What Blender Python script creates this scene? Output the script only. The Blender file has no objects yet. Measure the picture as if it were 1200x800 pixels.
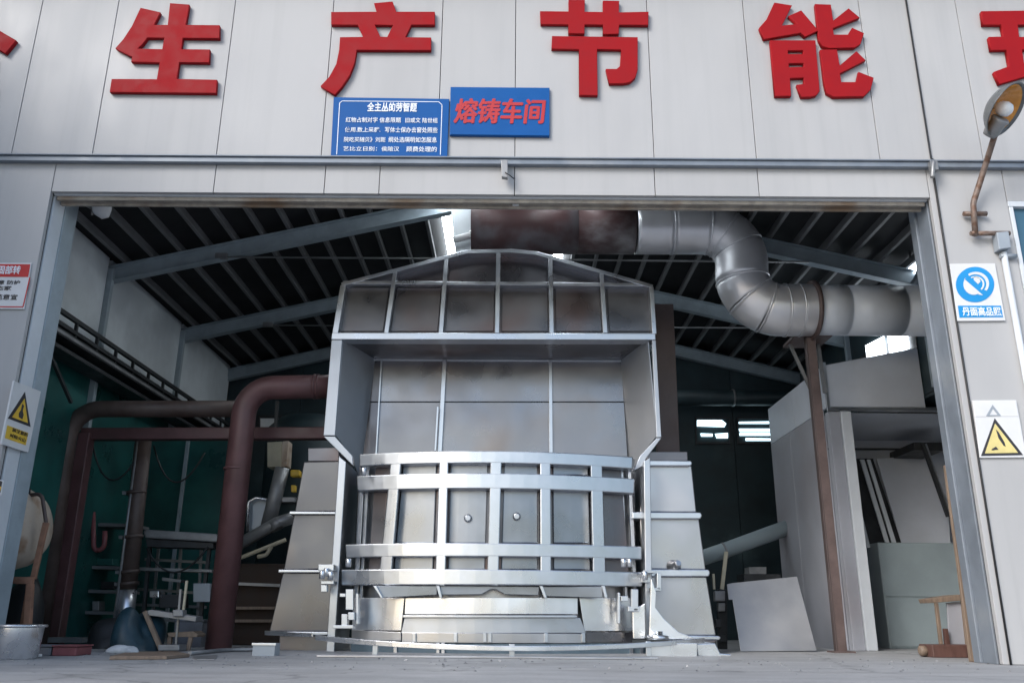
import bpy, bmesh, math, random
from mathutils import Vector, Matrix
R = math.radians
random.seed(7)
sc = bpy.context.scene
COL = sc.collection

# ------------------------------------------------------------------ camera
F_PX, PITCH, ROLL, CAM_H = 1009.0, R(17.7), R(0.4), 0.42
cam_d = bpy.data.cameras.new('camera'); cam = bpy.data.objects.new('camera', cam_d); COL.objects.link(cam)
fw = Vector((0, math.cos(PITCH), math.sin(PITCH)))
r0 = Vector((1, 0, 0)); u0 = Vector((0, -math.sin(PITCH), math.cos(PITCH)))
rt = r0 * math.cos(ROLL) + u0 * math.sin(ROLL)
up = u0 * math.cos(ROLL) - r0 * math.sin(ROLL)
CAM = Vector((0, 0, CAM_H))
m = Matrix((rt, up, -fw)).transposed().to_4x4(); m.translation = CAM
cam.matrix_world = m
cam_d.sensor_width = 36; cam_d.lens = F_PX / 1200 * 36
cam_d.clip_start = 0.05; cam_d.clip_end = 1000
sc.camera = cam

# ------------------------------------------------------------------ light
SUN_EL, SUN_AZ = R(33), R(222)          # azimuth from +Y towards +X
w = bpy.data.worlds.new('World'); sc.world = w; w.use_nodes = True
nt = w.node_tree
sky = nt.nodes.new('ShaderNodeTexSky'); sky.sky_type = 'NISHITA'; sky.sun_disc = False
sky.sun_elevation = SUN_EL; sky.sun_rotation = SUN_AZ
sky.air_density = 1.0; sky.dust_density = 1.6; sky.ozone_density = 1.0
bg = nt.nodes['Background']; bg.inputs[1].default_value = 0.15
nt.links.new(sky.outputs[0], bg.inputs[0])
sun_d = bpy.data.lights.new('sun', 'SUN'); sun = bpy.data.objects.new('sun', sun_d); COL.objects.link(sun)
sun_d.energy = 1.5; sun_d.angle = R(26); sun_d.color = (1, .99, .98)
sd = Vector((math.sin(SUN_AZ) * math.cos(SUN_EL), math.cos(SUN_AZ) * math.cos(SUN_EL), math.sin(SUN_EL)))
sun.rotation_euler = (-sd).to_track_quat('-Z', 'Y').to_euler(); sun.location = sd * 40
sc.view_settings.view_transform = 'Standard'; sc.view_settings.look = 'None'
sc.view_settings.gamma = 1; sc.view_settings.exposure = 0.7
sc.cycles.max_bounces = 8; sc.cycles.diffuse_bounces = 4; sc.cycles.glossy_bounces = 4

# ------------------------------------------------------------------ survey helpers (photo pixel + known distance -> metres)
def ray(px, py):
    return fw + rt * ((px - 600) / F_PX) + up * ((400 - py) / F_PX)
def P(px, py, Y):
    d = ray(px, py); return CAM + d * (Y / d.y)
def PX(px, py, X):
    d = ray(px, py); return CAM + d * (X / d.x)
def G(px, py):
    d = ray(px, py); return CAM + d * (-CAM_H / d.z)
def ppm(Y, z=2.0):                       # pixels per metre at a place
    return F_PX / (Y * fw.y + (z - CAM_H) * fw.z)

# ------------------------------------------------------------------ materials
def mat(name, col, rough=.5, metal=0.0, var=.12, scale=2.5, bump=0.0, bscale=60, stain=None, stscale=1.2,
        stlo=.5, sthi=.75, rvar=.12, stretch=(1, 1, 1), emit=None, estr=1.0, spec=.5, coat=0):
    mt = bpy.data.materials.new(name); mt.use_nodes = True
    n = mt.node_tree.nodes; L = mt.node_tree.links; b = n['Principled BSDF']
    b.inputs['Metallic'].default_value = metal
    b.inputs['Specular IOR Level'].default_value = spec
    if coat: b.inputs['Coat Weight'].default_value = coat
    if emit:
        b.inputs['Emission Color'].default_value = (*emit, 1); b.inputs['Emission Strength'].default_value = estr
    geo = n.new('ShaderNodeNewGeometry')
    mp = n.new('ShaderNodeMapping'); mp.inputs['Scale'].default_value = stretch
    L.new(geo.outputs['Position'], mp.inputs['Vector'])
    nz = n.new('ShaderNodeTexNoise'); nz.inputs['Scale'].default_value = scale; nz.inputs['Detail'].default_value = 2.5 if metal > .5 else 6
    nz.inputs['Roughness'].default_value = .62
    L.new(mp.outputs[0], nz.inputs['Vector'])
    mr = n.new('ShaderNodeMapRange'); mr.inputs[1].default_value = .3; mr.inputs[2].default_value = .7
    mr.inputs[3].default_value = 1 - var; mr.inputs[4].default_value = 1 + var
    mr.interpolation_type = 'SMOOTHERSTEP'; mr.inputs[1].default_value = .2; mr.inputs[2].default_value = .8
    L.new(nz.outputs[0], mr.inputs[0])
    mx = n.new('ShaderNodeMix'); mx.data_type = 'RGBA'; mx.blend_type = 'MULTIPLY'; mx.inputs[0].default_value = 1
    mx.inputs[6].default_value = (*col, 1)
    L.new(mr.outputs[0], mx.inputs[7])
    out = mx.outputs[2]
    if stain:
        n2 = n.new('ShaderNodeTexNoise'); n2.inputs['Scale'].default_value = stscale; n2.inputs['Detail'].default_value = 2 if metal > .5 else 5
        L.new(mp.outputs[0], n2.inputs['Vector'])
        m2 = n.new('ShaderNodeMapRange'); m2.inputs[1].default_value = stlo; m2.inputs[2].default_value = sthi
        m2.interpolation_type = 'SMOOTHSTEP'
        L.new(n2.outputs[0], m2.inputs[0])
        x2 = n.new('ShaderNodeMix'); x2.data_type = 'RGBA'; x2.inputs[7].default_value = (*stain, 1)
        L.new(m2.outputs[0], x2.inputs[0]); L.new(out, x2.inputs[6]); out = x2.outputs[2]
    L.new(out, b.inputs['Base Color'])
    rr = n.new('ShaderNodeMapRange'); rr.inputs[1].default_value = .3; rr.inputs[2].default_value = .7
    rr.inputs[3].default_value = max(.02, rough - rvar); rr.inputs[4].default_value = min(1, rough + rvar)
    rr.interpolation_type = 'SMOOTHERSTEP'; rr.inputs[1].default_value = .2; rr.inputs[2].default_value = .8
    L.new(nz.outputs[0], rr.inputs[0]); L.new(rr.outputs[0], b.inputs['Roughness'])
    if bump:
        n3 = n.new('ShaderNodeTexNoise'); n3.inputs['Scale'].default_value = bscale; n3.inputs['Detail'].default_value = 4 if bscale > 5 else 1
        L.new(mp.outputs[0], n3.inputs['Vector'])
        bp = n.new('ShaderNodeBump'); bp.inputs['Strength'].default_value = bump; bp.inputs['Distance'].default_value = .02 if bscale > 5 else .12
        L.new(n3.outputs[0], bp.inputs['Height']); L.new(bp.outputs[0], b.inputs['Normal'])
    return mt

M = {}
M['panel'] = mat('panel_paint', (.41, .413, .417), .55, 0, .035, 1.6, .05, 220, stain=(.365, .367, .37), stscale=.9, stlo=.45, sthi=.85, stretch=(1, 1, .35))
def panelise(mt):
    n = mt.node_tree.nodes; L = mt.node_tree.links; b = n['Principled BSDF']
    src = b.inputs['Base Color'].links[0].from_socket
    oi = n.new('ShaderNodeObjectInfo'); r = n.new('ShaderNodeMapRange'); r.inputs[3].default_value = .97; r.inputs[4].default_value = 1.02; L.new(oi.outputs['Random'], r.inputs[0])
    geo = n.new('ShaderNodeNewGeometry'); mp = n.new('ShaderNodeMapping'); mp.inputs['Scale'].default_value = (5, 5, .12); L.new(geo.outputs['Position'], mp.inputs['Vector'])
    z = n.new('ShaderNodeTexNoise'); z.inputs['Scale'].default_value = 1.6; z.inputs['Detail'].default_value = 5; L.new(mp.outputs[0], z.inputs['Vector'])
    q = n.new('ShaderNodeMapRange'); q.inputs[1].default_value = .5; q.inputs[2].default_value = .8; q.inputs[3].default_value = 1.0; q.inputs[4].default_value = .92; L.new(z.outputs[0], q.inputs[0])
    k = n.new('ShaderNodeMath'); k.operation = 'MULTIPLY'; L.new(r.outputs[0], k.inputs[0]); L.new(q.outputs[0], k.inputs[1])
    x = n.new('ShaderNodeMix'); x.data_type = 'RGBA'; x.blend_type = 'MULTIPLY'; x.inputs[0].default_value = 1
    L.new(src, x.inputs[6]); L.new(k.outputs[0], x.inputs[7]); L.new(x.outputs[2], b.inputs['Base Color'])
panelise(M['panel'])
M['gap'] = mat('joint_backing', (.05, .05, .055), .8)
M['rail'] = mat('rail_paint', (.20, .23, .27), .45, .2, .12, 4, stain=(.30, .32, .34), stlo=.55, sthi=.8)
M['track'] = mat('track_steel', (.36, .33, .29), .6, .2, .25, 8, stain=(.25, .17, .11), stlo=.5, sthi=.7)
M['jamb'] = mat('jamb_paint', (.60, .64, .68), .42, 0, .06, 2)
M['red'] = mat('letter_red', (.29, .006, .010), .65, 0, .06, 5, .03, 200, spec=.18)
M['blue'] = mat('sign_blue', (.004, .085, .30), .5, 0, .06, 3, spec=.2)
M['blue2'] = mat('sign_blue_mandatory', (.012, .26, .60), .4, 0, .05, 3)
M['white'] = mat('sign_white', (.66, .67, .68), .45, 0, .04, 4)
M['ink'] = mat('sign_ink', (.03, .03, .035), .5)
M['dimwhite'] = mat('sign_lettering', (.80, .84, .90), .5, 0, .03)
M['yellow'] = mat('sign_yellow', (.72, .47, .05), .45, 0, .08, 6)
M['paleyel'] = mat('faded_yellow', (.68, .58, .24), .5, 0, .08, 6)
M['signred'] = mat('sign_red', (.50, .03, .03), .45, 0, .06)
M['textred'] = mat('sign_lettering_red', (.44, .02, .025), .5, 0, .06)
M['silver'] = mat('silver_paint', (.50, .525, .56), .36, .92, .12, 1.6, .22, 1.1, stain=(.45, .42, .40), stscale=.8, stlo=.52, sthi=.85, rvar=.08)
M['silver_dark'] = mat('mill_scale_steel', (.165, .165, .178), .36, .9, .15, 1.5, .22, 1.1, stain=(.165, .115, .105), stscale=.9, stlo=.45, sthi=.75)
M['bright'] = mat('bright_steel', (.74, .76, .79), .28, .95, .08, 2.0, .22, 1.1, stain=(.54, .50, .48), stscale=1.1, stlo=.55, sthi=.9, rvar=.06)
M['edge'] = mat('bar_steel', (.56, .59, .63), .32, .94, .08, 3, rvar=.06)
M['casing'] = mat('casing_sheet', (.46, .465, .48), .36, .92, .10, 1.4, .22, 1.1, stain=(.40, .37, .355), stscale=1.0, stlo=.5, sthi=.85)
M['casing_shaded'] = mat('shaded_casing', (.165, .165, .17), .36, .85, .12, 1.4, .22, 1.1, stain=(.19, .145, .13), stscale=1.0, stlo=.5, sthi=.85)  # darker copy of the casing sheet: shade on the left casing put into colour
M['hood_sheet'] = mat('hood_sheet', (.265, .268, .285), .33, .94, .14, 1.4, .22, 1.1, stain=(.30, .255, .225), stscale=.9, stlo=.5, sthi=.8)
M['door_sheet'] = mat('door_sheet', (.28, .30, .33), .33, .94, .2, 1.6, .22, 1.3, rvar=.08)
M['duct'] = mat('galvanized_duct', (.74, .75, .78), .38, .55, .08, 2.0, .1, 1.5, rvar=.07)
M['ductrust'] = mat('primer_red_duct', (.062, .026, .027), .6, .1, .25, 2.5, .05, 30, stain=(.12, .11, .12), stscale=1.5, stlo=.48, sthi=.7)
M['ductmid'] = mat('worn_primer_duct', (.075, .036, .036), .52, .2, .25, 2.5, .05, 30, stain=(.30, .295, .30), stscale=2.2, stlo=.38, sthi=.68, stretch=(.6, 1, 1))
M['hood_side'] = mat('hood_side_sheet', (.47, .50, .54), .42, .55, .10, 1.4, .15, 1.2)
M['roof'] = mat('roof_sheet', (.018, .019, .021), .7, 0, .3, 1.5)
M['purlin'] = mat('purlin_steel', (.17, .175, .18), .55, 0, .2, 3)
M['rafter'] = mat('rafter_paint', (.30, .36, .40), .5, 0, .15, 3)
M['inwall'] = mat('inner_wall_sheet', (.62, .67, .70), .5, 0, .15, 1.0, stain=(.45, .49, .52), stscale=.7, stlo=.45, sthi=.7)
M['darksteel'] = mat('dark_steel', (.035, .038, .042), .5, .3, .3, 5)
M['teal'] = mat('teal_sheet', (.011, .085, .078), .35, 0, .35, 1.3, stain=(.008, .045, .045), stscale=.8, stlo=.45, sthi=.7)
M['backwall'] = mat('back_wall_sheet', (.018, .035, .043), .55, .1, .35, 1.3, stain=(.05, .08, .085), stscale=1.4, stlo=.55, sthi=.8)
M['maroon'] = mat('maroon_pipe', (.11, .052, .054), .48, .1, .2, 4, .05, 60, stain=(.075, .045, .04), stlo=.5, sthi=.75)
M['brownpipe'] = mat('brown_pipe', (.085, .062, .055), .5, .15, .25, 4, .05, 60, stain=(.05, .03, .025), stlo=.5, sthi=.7)
M['brownpost'] = mat('brown_post', (.125, .090, .084), .5, .15, .22, 4, .05, 60)
M['brownplate'] = mat('brown_plate', (.10, .075, .072), .5, .3, .2, 2)
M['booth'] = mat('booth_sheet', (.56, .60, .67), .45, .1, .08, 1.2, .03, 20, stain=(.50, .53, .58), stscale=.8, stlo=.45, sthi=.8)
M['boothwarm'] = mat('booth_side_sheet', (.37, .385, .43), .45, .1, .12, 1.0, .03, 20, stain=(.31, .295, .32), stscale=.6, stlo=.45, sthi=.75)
M['cab'] = mat('cabinet_paint', (.28, .34, .365), .5, .05, .08, 1.6)
M['wood'] = mat('wood', (.21, .155, .115), .6, 0, .25, 3, .1, 60, stretch=(8, 8, 1))
M['redwood'] = mat('stained_wood', (.11, .055, .045), .55, 0, .25, 3, .1, 60, stretch=(6, 6, 1))
M['orange'] = mat('rusty_frame', (.30, .16, .105), .6, .1, .25, 8, .1, 80, stain=(.2, .09, .05), stlo=.5, sthi=.7)
M['cream'] = mat('cream_drum', (.52, .44, .36), .5, 0, .15, 4, .08, 20, stain=(.30, .19, .12), stscale=4, stlo=.45, sthi=.75)
M['alu'] = mat('aluminium', (.72, .73, .75), .3, .9, .06, 4)
M['lamp'] = mat('lamp_paint', (.12, .13, .135), .35, .2, .2, 8)
M['amber'] = mat('amber_glass', (.62, .26, .03), .25, 0, .15, 8, coat=.5)
M['glasswhite'] = mat('frosted_bulb', (.78, .80, .82), .25, 0, .05, coat=.5)
M['rustpipe'] = mat('rusty_conduit', (.20, .15, .125), .6, .3, .3, 12, .1, 120, stain=(.13, .07, .045), stscale=9, stlo=.45, sthi=.65)
M['greybox'] = mat('grey_box', (.32, .36, .40), .45, .2, .08)
M['tarp'] = mat('blue_tarp', (.012, .038, .055), .45, 0, .3, 5, .2, 14)
M['beige'] = mat('beige_paint', (.46, .42, .31), .5, 0, .15, 4)
M['dull'] = mat('dull_steel', (.26, .265, .27), .45, .5, .2, 4)
M['glass'] = mat('window_glass', (.05, .13, .19), .12, 0, .15, .8, spec=.8)
M['pane'] = mat('daylit_pane', (.7, .8, .85), .5, 0, .05, emit=(.62, .88, 1.0), estr=2.0)
M['pane2'] = mat('daylit_pane_high', (.7, .8, .85), .5, 0, .05, emit=(.85, .93, 1.0), estr=6)
M['dullred'] = mat('faded_red_tray', (.22, .07, .075), .5, 0, .2, 6)
M['greytray'] = mat('grey_tray', (.12, .13, .15), .5, 0, .2, 6)
M['black'] = mat('black_rubber', (.015, .016, .018), .5)
M['cloth'] = mat('grey_cloth', (.38, .41, .44), .8, 0, .2, 12)
M['shadewall'] = mat('shade_wall', (.30, .30, .30), .7, 0, .1, 1)  # for the unseen wall added to darken the left of the facade
M['plinth'] = mat('plinth_paint', (.10, .145, .175), .5, .1, .15, 3)
M['plate'] = mat('bare_plate', (.30, .31, .325), .42, .45, .12, 1.6, stain=(.36, .36, .365), stscale=1.3, stlo=.45, sthi=.8)
M['ductpaint'] = mat('painted_duct', (.72, .78, .86), .45, .1, .06, 1.5)
M['skylight'] = mat('translucent_sheet', (.8, .85, .9), .5, 0, .05, emit=(.88, .95, 1.0), estr=14)
M['curtain'] = mat('rust_curtain', (.035, .02, .013), .7, 0, .3, 5)

# concrete: worn, with streaks, patches and fine relief
def concrete():
    mt = bpy.data.materials.new('concrete'); mt.use_nodes = True
    n = mt.node_tree.nodes; L = mt.node_tree.links; b = n['Principled BSDF']
    geo = n.new('ShaderNodeNewGeometry')
    def noise(s, d, st=(1, 1, 1), rg=.6):
        mp = n.new('ShaderNodeMapping'); mp.inputs['Scale'].default_value = st; L.new(geo.outputs['Position'], mp.inputs['Vector'])
        z = n.new('ShaderNodeTexNoise'); z.inputs['Scale'].default_value = s; z.inputs['Detail'].default_value = d
        z.inputs['Roughness'].default_value = rg; L.new(mp.outputs[0], z.inputs['Vector']); return z.outputs[0]
    def rng(s, a, c, lo, hi):
        r = n.new('ShaderNodeMapRange'); r.inputs[1].default_value = a; r.inputs[2].default_value = c
        r.inputs[3].default_value = lo; r.inputs[4].default_value = hi; L.new(s, r.inputs[0]); return r.outputs[0]
    a = rng(noise(.5, 6), .3, .7, .82, 1.12); c = rng(noise(1.2, 6, (.5, 3, 1)), .35, .7, .86, 1.08); d = rng(noise(40, 3), .3, .7, .9, 1.1)
    m1 = n.new('ShaderNodeMath'); m1.operation = 'MULTIPLY'; L.new(a, m1.inputs[0]); L.new(c, m1.inputs[1])
    vo = n.new('ShaderNodeTexVoronoi'); vo.feature = 'DISTANCE_TO_EDGE'; vo.inputs['Scale'].default_value = .22
    wz = n.new('ShaderNodeTexNoise'); wz.inputs['Scale'].default_value = 2.2; wz.inputs['Detail'].default_value = 5
    L.new(geo.outputs['Position'], wz.inputs['Vector'])
    vm = n.new('ShaderNodeVectorMath'); vm.operation = 'MULTIPLY_ADD'; vm.inputs[1].default_value = (.7, .7, .7)
    L.new(wz.outputs['Color'], vm.inputs[0]); L.new(geo.outputs['Position'], vm.inputs[2]); L.new(vm.outputs[0], vo.inputs['Vector'])
    crack = rng(vo.outputs[0], .0, .008, .6, 1.0)
    oil = rng(noise(.9, 5, (1, 1, 1), .7), .60, .68, 1.0, .62)
    mc = n.new('ShaderNodeMath'); mc.operation = 'MULTIPLY'; L.new(crack, mc.inputs[0]); L.new(oil, mc.inputs[1])
    mo = n.new('ShaderNodeMath'); mo.operation = 'MULTIPLY'; L.new(m1.outputs[0], mo.inputs[0]); L.new(mc.outputs[0], mo.inputs[1]); m1 = mo
    m2 = n.new('ShaderNodeMath'); m2.operation = 'MULTIPLY'; L.new(m1.outputs[0], m2.inputs[0]); L.new(d, m2.inputs[1])
    mx = n.new('ShaderNodeMix'); mx.data_type = 'RGBA'; mx.blend_type = 'MULTIPLY'; mx.inputs[0].default_value = 1
    mx.inputs[6].default_value = (.36, .363, .367, 1); L.new(m2.outputs[0], mx.inputs[7]); L.new(mx.outputs[2], b.inputs['Base Color'])
    L.new(rng(noise(1.5, 4), .3, .7, .42, .75), b.inputs['Roughness'])
    bp = n.new('ShaderNodeBump'); bp.inputs['Strength'].default_value = .25; bp.inputs['Distance'].default_value = .01
    L.new(noise(25, 6), bp.inputs['Height']); L.new(bp.outputs[0], b.inputs['Normal'])
    return mt
M['concrete'] = concrete()

# ------------------------------------------------------------------ mesh helpers
WL = {}                                   # object -> its world location

class MB:
    def __init__(s): s.bm = bmesh.new()
    def _poly(s, fr, bk, smooth=False):
        b = s.bm; a = [b.verts.new(p) for p in fr]; c = [b.verts.new(p) for p in bk]; k = len(a)
        b.faces.new(a); b.faces.new(c[::-1])
        for i in range(k):
            f = b.faces.new((a[i], c[i], c[(i + 1) % k], a[(i + 1) % k])); f.smooth = smooth
        return s
    def box(s, x0, x1, y0, y1, z0, z1):
        fr = [(x0, y0, z0), (x1, y0, z0), (x1, y0, z1), (x0, y0, z1)]
        return s._poly([Vector(p) for p in fr], [Vector((p[0], y1, p[2])) for p in fr])
    def plate(s, pts, Y, thick):          # outline on the plane y = Y, going back by thick
        fr = [P(x, y, Y) for x, y in pts]
        return s._poly(fr, [p + Vector((0, thick, 0)) for p in fr])
    def sheet(s, pts, t):                 # any flat outline in space with thickness t
        pts = [Vector(p) for p in pts]
        nn = Vector((0, 0, 0))
        for i in range(len(pts)):
            nn += pts[i].cross(pts[(i + 1) % len(pts)])
        nn = nn.normalized() * t
        return s._poly(pts, [p + nn for p in pts])
    def bar(s, a, b, w, h, side=(0, 1, 0)):   # box beam a->b; h along side, w across
        a, b = Vector(a), Vector(b); d = (b - a).normalized()
        sd = Vector(side); sd = (sd - d * sd.dot(d)).normalized(); cr = d.cross(sd).normalized()
        q = [cr * (i * w / 2) + sd * (j * h / 2) for i, j in ((-1, -1), (1, -1), (1, 1), (-1, 1))]
        return s._poly([a + v for v in q], [b + v for v in q])
    def tube(s, pts, r, seg=16, cap=True):
        pts = [Vector(p) for p in pts]; b = s.bm; rings = []; n0 = None
        rs = r if isinstance(r, (list, tuple)) else [r] * len(pts)
        for i, p in enumerate(pts):
            t = (pts[min(i + 1, len(pts) - 1)] - pts[max(i - 1, 0)]).normalized()
            if n0 is None:
                n0 = t.orthogonal().normalized()
            n0 = (n0 - t * n0.dot(t)).normalized(); bn = t.cross(n0)
            rings.append([b.verts.new(p + (n0 * math.cos(2 * math.pi * k / seg) + bn * math.sin(2 * math.pi * k / seg)) * rs[i]) for k in range(seg)])
        for A, B in zip(rings, rings[1:]):
            for k in range(seg):
                f = b.faces.new((A[k], A[(k + 1) % seg], B[(k + 1) % seg], B[k])); f.smooth = True
        if cap:
            b.faces.new(rings[0][::-1]); b.faces.new(rings[-1])
        return s
    def lathe(s, o, axis, prof, seg=24):  # prof: (distance along axis, radius)
        o, ax = Vector(o), Vector(axis).normalized(); e = ax.orthogonal().normalized(); g = ax.cross(e); b = s.bm; rings = []
        for t, r in prof:
            rings.append([b.verts.new(o + ax * t + (e * math.cos(2 * math.pi * k / seg) + g * math.sin(2 * math.pi * k / seg)) * max(r, 1e-4)) for k in range(seg)])
        for A, B in zip(rings, rings[1:]):
            for k in range(seg):
                f = b.faces.new((A[k], A[(k + 1) % seg], B[(k + 1) % seg], B[k])); f.smooth = True
        b.faces.new(rings[0][::-1]); b.faces.new(rings[-1])
        return s
    def arc(s, tl, tr, br, bl, arcf, off, thick, N=14):   # a band of the photo laid on a curved front
        b = s.bm; rows = []; bow = arcf[4] if len(arcf) > 4 else 0
        c4 = [onarc(*q, arcf, off) for q in (tl, tr, br, bl)]
        def lv(p, q, u):
            x = p.x + (q.x - p.x) * u
            return Vector((x, arcf[0] + arcf[2] * ((x - arcf[1]) / arcf[3]) ** 2 + off, p.z + (q.z - p.z) * u - bow * 4 * u * (1 - u)))
        for i in range(N + 1):
            u = i / N
            t = lv(c4[0], c4[1], u); o = lv(c4[3], c4[2], u)
            k = Vector((0, thick, 0))
            rows.append([b.verts.new(v) for v in (t, o, o + k, t + k)])
        for A, B in zip(rows, rows[1:]):
            for k in range(4):
                f = b.faces.new((A[k], B[k], B[(k + 1) % 4], A[(k + 1) % 4]))
        b.faces.new(rows[0]); b.faces.new(rows[-1][::-1])
        return s
    def build(s, name, mt, parent=None, bevel=0.0, kind=None):
        b = s.bm; bmesh.ops.recalc_face_normals(b, faces=b.faces)
        co = [v.co for v in b.verts]
        lo = Vector((min(c[i] for c in co) for i in range(3))); hi = Vector((max(c[i] for c in co) for i in range(3)))
        c = Vector(((lo.x + hi.x) / 2, (lo.y + hi.y) / 2, lo.z))
        bmesh.ops.translate(b, verts=b.verts, vec=-c)
        me = bpy.data.meshes.new(name); b.to_mesh(me); b.free()
        me.materials.append(M[mt] if isinstance(mt, str) else mt)
        o = bpy.data.objects.new(name, me); COL.objects.link(o)
        WL[o] = c
        if parent is not None:
            o.parent = parent; o.location = c - WL[parent]
        else:
            o.location = c
        if bevel:
            md = o.modifiers.new('edge', 'BEVEL'); md.width = bevel; md.segments = 2; md.limit_method = 'ANGLE'; md.angle_limit = R(40)
        if kind: o['kind'] = kind
        return o

def onarc(px, py, arcf, off):
    Y = arcf[0]
    for _ in range(6):
        p = P(px, py, Y); Y = arcf[0] + arcf[2] * ((p.x - arcf[1]) / arcf[3]) ** 2 + off
    return P(px, py, Y)

def thing(name, label, cat, loc, group=None):
    o = bpy.data.objects.new(name, None); COL.objects.link(o); o.location = loc; o.empty_display_size = .2
    WL[o] = Vector(loc); o['label'] = label; o['category'] = cat
    if group: o['group'] = group
    return o
def tag(o, label, cat, group=None):
    o['label'] = label; o['category'] = cat
    if group: o['group'] = group
    return o

def from_curve(name, data, mt, parent, place):   # 2-D curve -> mesh; place maps curve (x, y, z) to a point in space
    tmp = bpy.data.objects.new('tmp', data); COL.objects.link(tmp)
    dg = bpy.context.evaluated_depsgraph_get(); dg.update()
    me = bpy.data.meshes.new_from_object(tmp.evaluated_get(dg), depsgraph=dg)
    bpy.data.objects.remove(tmp); bpy.data.curves.remove(data)
    pts = [place(v.co) for v in me.vertices]
    c = Vector(((min(p.x for p in pts) + max(p.x for p in pts)) / 2, (min(p.y for p in pts) + max(p.y for p in pts)) / 2, min(p.z for p in pts)))
    for v, p in zip(me.vertices, pts): v.co = p - c
    me.name = name; me.materials.clear(); me.materials.append(M[mt])
    o = bpy.data.objects.new(name, me); COL.objects.link(o); WL[o] = c
    if parent is not None: o.parent = parent; o.location = c - WL[parent]
    else: o.location = c
    return o

def outline(name, loops, Y, depth, mt, parent=None, bev=.01, xp=False):   # raised flat shape with holes, back face on plane Y
    cu = bpy.data.curves.new('c', 'CURVE'); cu.dimensions = '2D'; cu.fill_mode = 'BOTH'
    cu.extrude = depth / 2 - bev; cu.bevel_depth = bev; cu.bevel_resolution = 1; cu.offset = -bev
    for lp in loops:
        sp = cu.splines.new('POLY'); sp.points.add(len(lp) - 1); sp.use_cyclic_u = True
        for q, (x, y) in zip(sp.points, lp):
            p = PX(x, y, Y) if xp else P(x, y, Y); q.co = (p.y if xp else p.x, p.z, 0, 1)
    if xp: return from_curve(name, cu, mt, parent, lambda v: Vector((Y + depth / 2 + v.z, v.x, v.y)))
    return from_curve(name, cu, mt, parent, lambda v: Vector((v.x, Y - depth / 2 - v.z, v.y)))

def text(name, s, x0, y0, x1, y1, Y, mt, parent, bold=.012, depth=.004, xp=False, shear=0, fat=0):   # writing filling the pixel box on plane Y
    cu = bpy.data.curves.new('t', 'FONT'); cu.body = s; cu.size = 1; cu.extrude = .01; cu.offset = bold; cu.shear = shear
    cu.resolution_u = 3
    dg = bpy.context.evaluated_depsgraph_get()
    tmp = bpy.data.objects.new('tmp', cu); COL.objects.link(tmp); dg.update()
    bb = [Vector(c) for c in tmp.bound_box]; COL.objects.unlink(tmp); bpy.data.objects.remove(tmp)
    lo = Vector((min(c.x for c in bb), min(c.y for c in bb))); hi = Vector((max(c.x for c in bb), max(c.y for c in bb)))
    if xp:
        a, b = (Vector((0, x0, y0)), Vector((0, x1, y1))) if xp == 'box' else (PX(x0, y1, Y), PX(x1, y0, Y)); sx = (b.y - a.y) / (hi.x - lo.x); sz = (b.z - a.z) / (hi.y - lo.y)
        return from_curve(name, cu, mt, parent, lambda v: Vector((Y + depth / 2 + v.z / .01 * depth / 2, a.y + (v.x - lo.x) * sx, a.z + (v.y - lo.y) * sz)))
    a = P(x0, y1, Y); b = P(x1, y0, Y)
    sx = (b.x - a.x) / (hi.x - lo.x); sz = (b.z - a.z) / (hi.y - lo.y)
    o = from_curve(name, cu, mt, parent, lambda v: Vector((a.x + (v.x - lo.x) * sx, Y - depth / 2 - v.z / .01 * depth / 2, a.z + (v.y - lo.y) * sz)))
    if fat:
        b = bmesh.new(); b.from_mesh(o.data); src = list(b.verts) + list(b.edges) + list(b.faces)
        for i, (u, v) in enumerate(((-1, 0), (1, 0), (0, .6), (0, -.6))):
            q = bmesh.ops.duplicate(b, geom=src)
            bmesh.ops.translate(b, verts=[e for e in q['geom'] if isinstance(e, bmesh.types.BMVert)], vec=(u * fat, -.0007 * (i + 1), v * fat))
        b.to_mesh(o.data); b.free()
    return o

def bend(pts, rad, n=8):                  # round the corners of a polyline
    pts = [Vector(p) for p in pts]; out = [pts[0]]
    for i in range(1, len(pts) - 1):
        a, b, c = pts[i - 1], pts[i], pts[i + 1]; u = (a - b).normalized(); v = (c - b).normalized()
        r_ = rad if not isinstance(rad, (list, tuple)) else rad[i - 1]
        ang = math.acos(max(-1, min(1, u.dot(v)))); t = r_ / math.tan(ang / 2)
        ce = b + (u + v).normalized() * (r_ / math.sin(ang / 2)); p0 = b + u * t - ce; p1 = b + v * t - ce
        tot = p0.angle(p1); ax = p0.cross(p1).normalized()
        for k in range(n + 1):
            out.append(ce + Matrix.Rotation(tot * k / n, 3, ax) @ p0)
    out.append(pts[-1]); return out

# ================================================================== SETTING
FY = 9.0                                                   # the front wall
g = MB(); S = 300
g.bm.faces.new([g.bm.verts.new(v) for v in ((-S, -S, 0), (S, -S, 0), (S, S, 0), (-S, S, 0))])
g.build('ground', 'concrete', kind='structure')

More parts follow.
